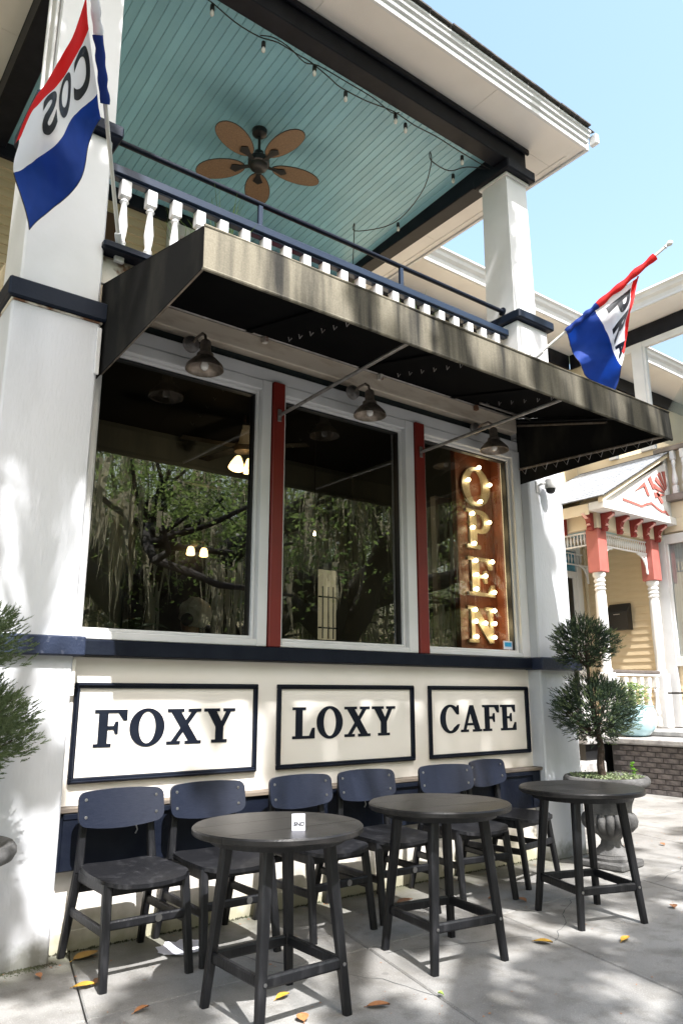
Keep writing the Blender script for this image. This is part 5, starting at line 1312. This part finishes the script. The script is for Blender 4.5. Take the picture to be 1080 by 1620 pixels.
# brackets under the cornice
def bracket_mesh():
    p = [(0, 0), (0, -.30), (-.05, -.30), (-.075, -.26), (-.055, -.22), (-.085, -.19), (-.07, -.16), (-.10, -.10), (-.20, -.05), (-.20, 0)]
    m_ = MB(); m_.prism([(-.045, a, b) for a, b in p], (.09, 0, 0)); return m_
bk_me = bracket_mesh().mesh('bracket', darkred)
bi = MB(); bi.prism([(-.028, -.115, -.105), (-.028, -.212, -.045), (-.028, -.204, -.03), (-.028, -.11, -.085)], (.056, 0, 0)); bi.box(-.03, .03, -.092, -.04, -.215, -.185, .004); bi_me = bi.mesh('bracket_face', pink)
for x in (10.33, 10.74, 11.13, 11.50, 11.84):
    b_ = link('bracket', bk_me, H, loc=(x, 6.778, 4.072)); b_.scale.z = .93; link('bracket_face', bi_me, b_, local=True)
for y in (6.88, 7.38, 7.88):
    b_ = link('bracket', bk_me, H, loc=(PX0 - .022, y, 4.075)); b_.scale.z = .93; b_.rotation_euler.z = -PI / 2; f_ = link('bracket_face', bi_me, b_, local=True)
# posts: salmon square head, turned white shaft
def post(x):
    t = bx('porch_post', salmon, H, x - .115, x + .115, 6.80, 7.03, 3.15, 3.843, .012)
    m_ = MB(); m_.lathe([(.085, 1.62), (.09, 1.66), (.07, 1.70), (.075, 1.9), (.085, 2.3), (.082, 2.8), (.07, 2.86), (.09, 2.89), (.07, 2.92), (.09, 2.95), (.07, 2.98), (.092, 3.02), (.07, 3.06), (.10, 3.10), (.10, 3.149)], 18, (x, 6.915, 0))
    m_.box(x - .10, x + .10, 6.82, 7.01, .77, 1.62, .012); m_.build('post_shaft', white, t)
    return t
p1 = post(10.33); p2 = post(11.84)
def spindles(nm, P, Q, zt, zb, n):
    P = Vector(P); Q = Vector(Q); m_ = MB()
    for z in (zt, zb): m_.bar((P.x, P.y, z), (Q.x, Q.y, z), .035, .025)
    for i in range(n):
        p = P.lerp(Q, (i + .5) / n); m_.lathe([(.008, zb), (.008, zb + .03), (.020, (zb + zt) / 2), (.008, zt - .03), (.008, zt)], 6, (p.x, p.y, 0))
    return m_.build(nm, white, H)
spindles('spindle_frieze', (10.45, 6.91, 0), (11.72, 6.91, 0), 3.80, 3.60, 22)
spindles('spindle_frieze', (10.25, 7.04, 0), (10.25, 8.34, 0), 3.80, 3.60, 20)
spindles('spindle_frieze', (10.45, 8.30, 0), (11.9, 8.30, 0), 3.80, 3.60, 16)
def fan_bracket(x, s, y=6.91):
    m_ = MB(); r_ = .26
    m_.tube([(x + s * r_ * (1 - math.cos(a)), y, 3.58 - r_ * 1.25 * (1 - math.sin(a))) for a in [PI / 2 * k / 8 for k in range(9)]], .018, 6)
    for a in (.35, .7, 1.05): m_.tube([(x + s * .02, y, 3.56), (x + s * r_ * (1 - math.cos(a)), y, 3.58 - r_ * 1.25 * (1 - math.sin(a)))], .010, 5)
    m_.tube([(x + s * .01, y, 3.27), (x + s * .01, y, 3.58)], .018, 6); m_.tube([(x, y, 3.575), (x + s * .26, y, 3.575)], .018, 6)
    m_.build('fan_bracket', white, H)
fan_bracket(10.46, 1); fan_bracket(11.71, -1); fan_bracket(11.9, -1, 8.2)
# porch balustrade
pr_ = bx('porch_rail', mat('dark_rail', (.12, .10, .09)), H, 10.44, 11.72, 6.86, 6.96, 1.615, 1.665, .008)
for k in range(6): link('baluster', bme, pr_, loc=(10.56 + .215 * k, 6.91, .80))
pr2 = bx('porch_rail', white, H, 10.44, 11.72, 6.87, 6.95, 1.575, 1.612, .006)
pr2 = bx('step_rail', blackmetal, H, 11.6, 11.63, 5.2, 6.7, 1.30, 1.33, .003)
bx('stone_step', stone_lt, H, 10.9, 12.05, 6.25, 6.61, -.05, .60, .02)
bx('stone_step', stone_lt, H, 10.9, 12.05, 5.9, 6.24, -.05, .42, .02)

# mailbox on the siding
mb_ = thing('mailbox', 'black wall mailbox on the yellow siding inside the neighbouring porch', 'mailbox', (WX - .02, 7.70, 2.60))
mm = MB(); mm.prism([(0, -.20, -.21), (-.15, -.20, -.21), (-.15, -.20, .10), (-.03, -.20, .24), (0, -.20, .24)], (0, .40, 0)); mm.build('box', blackmetal, mb_, local=True)
mm = MB(); mm.prism([(-.153, -.21, .09), (-.03, -.21, .246), (-.02, -.21, .255), (-.165, -.21, .10)], (0, .42, 0)); mm.build('lid', blackmetal, mb_, local=True)
bx('slot_plate', steel, mb_, WX - .179, WX - .172, 7.64, 7.76, 2.655, 2.668, 0)

# brick retaining wall with stone coping and blue pot
BWL = thing('brick_wall', 'low dark brick retaining wall with thick stone coping beside the neighbouring steps', 'wall', (9.8, 5.9, 0))
bx('wall_core', mortar, BWL, 9.765, 10.45, 4.6, 6.55, -.05, .625, 0)
bm2 = MB().box(0, .012, 0, .205, 0, .058, .004).mesh('brick', brick_m)
for r_ in range(9):
    for k in range(10):
        y = 4.60 + k * .215 + (.1075 if r_ % 2 else 0) - .1
        if y < 4.55 or y + .2 > 6.58: continue
        link('brick', bm2, BWL, loc=(9.755, y, .004 + r_ * .068))
cop = MB(); random.seed(2)
for (y0, y1) in ((4.5, 5.35), (5.36, 6.70)): bx('coping_stone', stone_lt, BWL, 9.68, 10.50, y0, y1, .628, .715, .02)
bx('coping_stone', stone_lt, BWL, 10.3, 10.9, 5.6, 6.5, .716, .80, .02)
bp2 = thing('blue_pot', 'pale blue glazed egg shaped pot on the stone coping', 'pot', (10.02, 6.33, .716))
MB().lathe([(.13, 0), (.20, .03), (.28, .12), (.31, .24), (.30, .34), (.275, .40), (.285, .425), (.27, .43), (.25, .40), (.20, .39), (.01, .385)], 36).build('glazed_body', pot_blue, bp2, local=True)
fl = thing('pot_flowers', 'wispy green and yellow flowers growing in the pale blue pot', 'plant', (10.02, 6.33, 1.11))
random.seed(41)
m_ = MB(); mf = MB()
for i in range(240):
    a = random.uniform(0, 2 * PI); r_ = random.uniform(0, .24); h = random.uniform(.02, .34); p = Vector((r_ * math.cos(a), r_ * math.sin(a), h))
    for q in range(3):
        d = Vector((random.uniform(-1, 1), random.uniform(-1, 1), random.uniform(-.2, 1))).normalized() * .05; s_ = d.orthogonal().normalized() * .011; m_.add([p, p + d * .5 + s_, p + d, p + d * .5 - s_], [(0, 1, 2, 3)])
    if i % 12 == 0: mf.lathe([(.012, 0), (.018, .01), (.004, .02)], 6, p + Vector((0, 0, .05)))
m_.build('leaves', bladeg, fl, local=True, recalc=False); mf.build('blooms', mat('yellow_bloom', (.75, .65, .35), rough=.6), fl, local=True)
# low planter edge and dark gate behind the juniper
bx_g = thing('side_gate', 'black iron side gate in the gap behind the right urn', 'gate', (6.6, 6.0, 0))
for k in range(9): MB().box(5.95 + k * .13, 5.97 + k * .13, 6.0, 6.02, .02, 1.15, .003).build('bar', blackmetal, bx_g)
for z in (.15, 1.05): bx('rail', blackmetal, bx_g, 5.9, 7.1, 6.021, 6.045, z, z + .03, .003)
lowk = thing('low_wall', 'low grey concrete block edging behind the right urn', 'wall', (8.2, 6.7, 0))
for x in (7.6, 8.35, 9.05): bx('block', stone_lt, lowk, x, x + .65, 6.6, 6.85, -.02, .40, .03)

# ================================================================== TREES (across the road, and the oak over the sidewalk)
def leaf_cloud(m_, centres, per, rad, size, rnd, ball=False):
    for c in centres:
        c = Vector(c)
        for i in range(per):
            d = Vector((rnd.gauss(0, .5), rnd.gauss(0, .5), rnd.gauss(0, .38))) * rad
            if ball:
                d = Vector((rnd.gauss(0, 1), rnd.gauss(0, 1), rnd.gauss(0, 1))).normalized() * rad * rnd.random() ** .4; d.z *= .6
            p = c + d; a = Vector((rnd.uniform(-1, 1), rnd.uniform(-1, 1), rnd.uniform(-.6, .6))).normalized(); b = a.orthogonal().normalized()
            th = rnd.uniform(0, 6.28); b = b * math.cos(th) + a.cross(b) * math.sin(th); s = size * rnd.uniform(.7, 1.4 if not ball else 2.3)
            m_.add([p - a * s, p - b * s * .45, p + a * s, p + b * s * .45], [(0, 1, 2, 3)])
    return m_
def oak(seed, H_=9, spread=7, n_cl=60, per=150, size=.11, rad=1.5, moss_n=70):
    rnd = random.Random(seed); br = MB(); cl = []; ms = MB()
    trunk = [Vector((0, 0, -.3)), Vector((.1, .1, H_ * .12)), Vector((.0, .2, H_ * .25)), Vector((.2, 0, H_ * .36))]
    br.tube(trunk, [.62, .52, .46, .42], 10)
    for k in range(8):
        a = k * 2 * PI / 8 + rnd.uniform(-.3, .3); L = spread * rnd.uniform(.7, 1.05); p = trunk[2 + (k % 2)].copy(); d = Vector((math.cos(a), math.sin(a), rnd.uniform(.35, 1.1))).normalized()
        pts = [p.copy()]; 
        for s in range(7):
            d = (d + Vector((rnd.uniform(-.35, .35), rnd.uniform(-.35, .35), rnd.uniform(-.30, .22)))).normalized(); p = p + d * L / 7; pts.append(p.copy())
            if s > 1:
                for q in range(2):
                    e = (d + Vector((rnd.uniform(-1, 1), rnd.uniform(-1, 1), rnd.uniform(-.1, .9)))).normalized(); q0 = p; q1 = p + e * rnd.uniform(.8, 1.6); q2 = q1 + (e + Vector((rnd.uniform(-.5, .5), rnd.uniform(-.5, .5), .2))).normalized() * 1.0
                    br.tube([q0, q1, q2], [.07, .045, .02], 5); cl.append(q2); cl.append(q1)
        br.tube(smooth_path(pts, 2), [max(.06, .36 - .023 * i) for i in range(15)], 7)
    rnd.shuffle(cl); cl = cl[:n_cl]
    lf = leaf_cloud(MB(), cl, per, rad, size, rnd)
    for i in range(moss_n):
        c = rnd.choice(cl) + Vector((rnd.uniform(-.8, .8), rnd.uniform(-.8, .8), -.3)); L = rnd.uniform(.6, 2.2)
        for q in range(9):
            o_ = Vector((rnd.gauss(0, .13), rnd.gauss(0, .13), rnd.uniform(-.2, .1))); l2 = L * rnd.uniform(.4, 1); th = rnd.uniform(0, 3.14); s_ = Vector((math.cos(th), math.sin(th), 0)) * rnd.uniform(.02, .05)
            a_ = c + o_; m1 = a_ + Vector((rnd.uniform(-.08, .08), 0, -l2 * .5)); e = a_ + Vector((rnd.uniform(-.12, .12), 0, -l2))
            ms.add([a_ - s_, a_ + s_, m1 + s_ * .8, m1 - s_ * .8, e], [(0, 1, 2, 3), (3, 2, 4)])
    return br, lf, ms
br, lf, ms = oak(5, n_cl=50, per=560, size=.042, rad=1.25, moss_n=110)
T0 = thing('oak_tree', 'live oak hung with moss across the road, seen mirrored in the left shop window', 'tree', (9.5, -13.5, -.3), 0, 'oaks in the park across the road'); T0.scale = (1.45, 1.45, 1.45)
br.build('trunk', oakbark, T0, local=True, recalc=False); lf.build('crown', leafg, T0, local=True, recalc=False); ms.build('moss', moss, T0, local=True, recalc=False)
for (x, y, a, s, lab) in ((17.0, -21.5, 120, 1.2, 'live oak standing just behind the one nearest the road'), (18.5, -15.5, 70, 1.6, 'broad live oak mirrored in the middle shop window'), (29.0, -13.5, 150, 1.6, 'live oak mirrored in the window behind the OPEN sign'), (3.0, -17.0, 200, 1.5, 'live oak farther back in the park to the left'),
                          (14.0, -25.0, 260, 1.7, 'tall live oak deeper in the park'), (25.0, -25.0, 20, 1.8, 'large live oak deeper in the park to the right'), (38.0, -20.0, 100, 1.5, 'distant live oak at the right end of the park'), (-9, -15, 45, 1.5, 'live oak at the left end of the park')):
    c = copy_tree(T0); c.location = (x, y, -.3); c.rotation_euler.z = R(a); c.scale = (s, s, s); c['label'] = lab
def palm(seed):
    rnd = random.Random(seed); t = MB().tube([(0, 0, -.3), (.05, 0, 1.0), (.0, .05, 2.6)], [.20, .17, .15], 9); f = MB()
    for k in range(26):
        a = rnd.uniform(0, 6.28); el = rnd.uniform(-.3, 1.2); L = rnd.uniform(1.2, 1.8); d = Vector((math.cos(a) * math.cos(el), math.sin(a) * math.cos(el), math.sin(el)))
        pts = [Vector((0, .05, 2.6)) + d * (L * s / 8) + Vector((0, 0, -.55 * (s / 8) ** 2 * L)) for s in range(9)]
        for i in range(1, 9):
            dr_ = (pts[i] - pts[i - 1]).normalized(); sd_ = dr_.cross(Vector((0, 0, 1))).normalized()
            for sg in (-1, 1):
                for q in range(2):
                    p = pts[i - 1].lerp(pts[i], q / 2); e = p + (sd_ * sg * .9 + dr_ * .7 + Vector((0, 0, -.25))).normalized() * .42 * (1.15 - i / 12); wv = dr_ * .022
                    f.add([p - wv, p + wv, e], [(0, 1, 2)])
    return t, f
pt_, pf_ = palm(2)
PM = thing('palm_tree', 'young palm at the park edge mirrored low in the left shop window', 'palm', (6.0, -11.2, -.3), 0, 'palms at the park edge')
pt_.build('trunk', oakbark, PM, local=True); pf_.build('fronds', mat('palm_frond', (.07, .12, .03), (.05, .09, .025), rough=.35), PM, local=True, recalc=False)
for x, y, s, a, lab in ((7.9, -11.6, 1.15, 70, 'taller palm right of the young palm at the park edge'), (11.0, -11.5, .9, 130, 'short palm at the park edge mirrored in the middle window')):
    c = copy_tree(PM); c.location = (x, y, -.3); c.rotation_euler.z = R(a); c.scale = (s, s, s); c['label'] = lab
# dark shrubbery massed at the back of the park
rnd = random.Random(77); hd = MB()
hd = leaf_cloud(MB(), [(x + rnd.uniform(-1, 1), -31 + rnd.uniform(-2, 2), rnd.uniform(.5, 4.5)) for x in range(-20, 70, 2) for _ in range(2)], 140, 2.2, .22, rnd)
o = hd.build('park_thicket', leafd, None, recalc=False); tag(o, 'dark thicket of shrubs and trees at the back of the park', 'thicket', kind='stuff')

# street oak whose limbs reach over the sidewalk and throw the dappled shade
K = SUN / -SUN.z
def up(p, h):
    """point at height h on the sun ray through p"""
    p = Vector(p); return p - Vector((K.x, K.y, -1)) * (h - p.z)
SO = thing('oak_tree', 'big street oak whose limbs shade the sidewalk and the left pier', 'tree', (-1.2, -4.6, -.3), 0, None)
rnd = random.Random(12)
tm = MB(); o_ = Vector((-1.2, -4.6, 0))
tm.tube([o_ + Vector((0, 0, -.3)), o_ + Vector((.1, 0, 1.5)), o_ + Vector((0, .2, 3.2)), o_ + Vector((.2, .3, 4.6))], [.5, .42, .38, .34], 10)
cl = []
targets = []
def shade(p, h, r=.35, n=1):
    for _ in range(n): cl.append((up(p, h) + Vector((rnd.uniform(-.1, .1), rnd.uniform(-.1, .1), 0)), r))
# clusters that shade the left pier, the flag, the paving and parts of the awning
for p, h, r in [((1.0, 4.2, 5.9), 9.5, .5), ((1.3, 4.2, 5.3), 9.3, .45), ((1.0, 4.2, 4.3), 9.0, .40), ((1.25, 4.2, 4.1), 8.8, .42), ((.95, 4.2, 3.75), 9.2, .38), ((1.30, 4.2, 3.55), 8.8, .36), ((.85, 4.2, 3.3), 9, .34), ((1.1, 4.2, 3.15), 9.0, .30),
                ((.95, 4.2, 2.85), 8.8, .26), ((1.15, 4.2, 2.55), 8.8, .14), ((.80, 4.2, 2.6), 8.6, .22), ((1.25, 4.2, .95), 8.4, .20), ((.9, 4.2, .75), 8.2, .34), ((1.0, 4.2, .35), 8.2, .30), ((.6, 4.2, .9), 8.2, .3),
                ((1.3, 4.0, 0), 8.6, .30), ((1.6, 3.6, 0), 8.4, .16), ((2.6, 3.9, 0), 8.4, .14), ((1.55, 3.3, 0), 8.0, .30), ((2.3, 2.6, 0), 8.2, .32), ((2.9, 2.3, 0), 8.4, .40), ((3.3, 2.6, 0), 8.6, .26), ((3.8, 2.35, 0), 8.6, .42), ((4.4, 2.5, 0), 8.8, .34), ((3.4, 3.1, 0), 8.5, .12),
                ((5.2, 2.9, 0), 8.9, .30), ((5.9, 3.1, 0), 8.9, .34), ((6.8, 3.6, 0), 9.0, .40), ((7.5, 4.1, 0), 9.2, .42), ((6.2, 4.1, 0), 9.2, .18), ((8.6, 4.3, 0), 9.2, .45), ((9.4, 5.0, 0), 9.3, .40), ((7.6, 5.2, 0), 9.1, .22),
                ((2.35, 2.9, 3.35), 9.2, .16), ((3.05, 2.9, 3.3), 9.2, .20), ((3.9, 2.9, 3.35), 9.3, .22), ((4.45, 2.9, 3.35), 9.3, .22), ((5.0, 2.9, 3.35), 9.3, .24), ((5.6, 2.9, 3.3), 9.3, .22),
                ((2.2, 4.3, .7), 10.5, .16), ((5.55, 4.2, .8), 8.8, .24), ((5.6, 4.2, 1.2), 8.8, .16), ((5.5, 4.2, 2.5), 9.0, .14),
                ((5.3, 4.3, 5.9), 9.6, .14), ((5.3, 4.5, 5.1), 9.6, .14), ((5.32, 4.3, 5.5), 9.6, .10), ((5.6, 4.2, 4.8), 9.5, .12)]:
    cl.append((up(p, h), r))
z = 1.9
while z < 6.3:
    for x in (.80, 1.0, 1.2, 1.36):
        keep = .38 if z > 3.5 else (.46 if z > 2.75 else (.22 if x < 1.1 else .03))
        if rnd.random() < keep: cl.append((up((x + rnd.uniform(-.07, .07), 4.2, z + rnd.uniform(-.1, .1)), rnd.uniform(8.6, 9.4)), rnd.uniform(.14, .22)))
    z += .24
for i in range(15):   # long drooping sprays whose shadows streak the paving
    x = rnd.uniform(1.6, 8.2); y = 2.15 + rnd.random() ** 1.5 * 1.3 + .10 * (x - 2)
    for q in range(4): cl.append((up((x + q * .17, y + q * .03 + rnd.uniform(-.04, .04), 0), 8.9), .13))
tips = [c for c, r in cl]
_n = 0
for x, z in [(x_ * .26 + 2.75 + .08 * (z_ % 2), .80 + z_ * .13) for x_ in range(11) for z_ in range(4)] + [(2.3, 1.15)]:
    cl.append((up((x, 4.3, z), 12.5), .10))
tips = [c for c, r in cl]
# limbs: join each cluster to the nearest of a few main limbs
limbs = []
for tgt in [(.3, -.6, 8.6), (2.4, -1.6, 8.4), (3.6, -3.2, 8.3), (6.2, -2.8, 8.8), (1.0, -3.6, 8.0), (4.6, -1.2, 9.0)]:
    p0 = o_ + Vector((.2, .3, 4.4)); p3 = Vector(tgt) + Vector((0, 0, -.5)); mid = p0.lerp(p3, .5) + Vector((rnd.uniform(-.4, .4), rnd.uniform(-.4, .4), 1.1))
    pts = smooth_path([p0, p0.lerp(mid, .5) + Vector((0, 0, .5)), mid, p3], 5); limbs.append(pts); tm.tube(pts, [.20 - .010 * i for i in range(len(pts))], 8)
for c in tips:
    best = min((q for l_ in limbs for q in l_[5:]), key=lambda q: (q - c).length); m1 = best.lerp(c, .5) + Vector((rnd.uniform(-.2, .2), rnd.uniform(-.2, .2), rnd.uniform(0, .25)))
    tm.tube(smooth_path([best, m1, c], 3), .013, 5)
lm_ = MB()
for c, r_ in cl:
    leaf_cloud(lm_, [c], int(26 + 900 * r_ * r_), r_ * .85, .055, rnd, True)
tm.build('trunk', oakbark, SO, recalc=False); lm_.build('crown', leafg, SO, recalc=False)
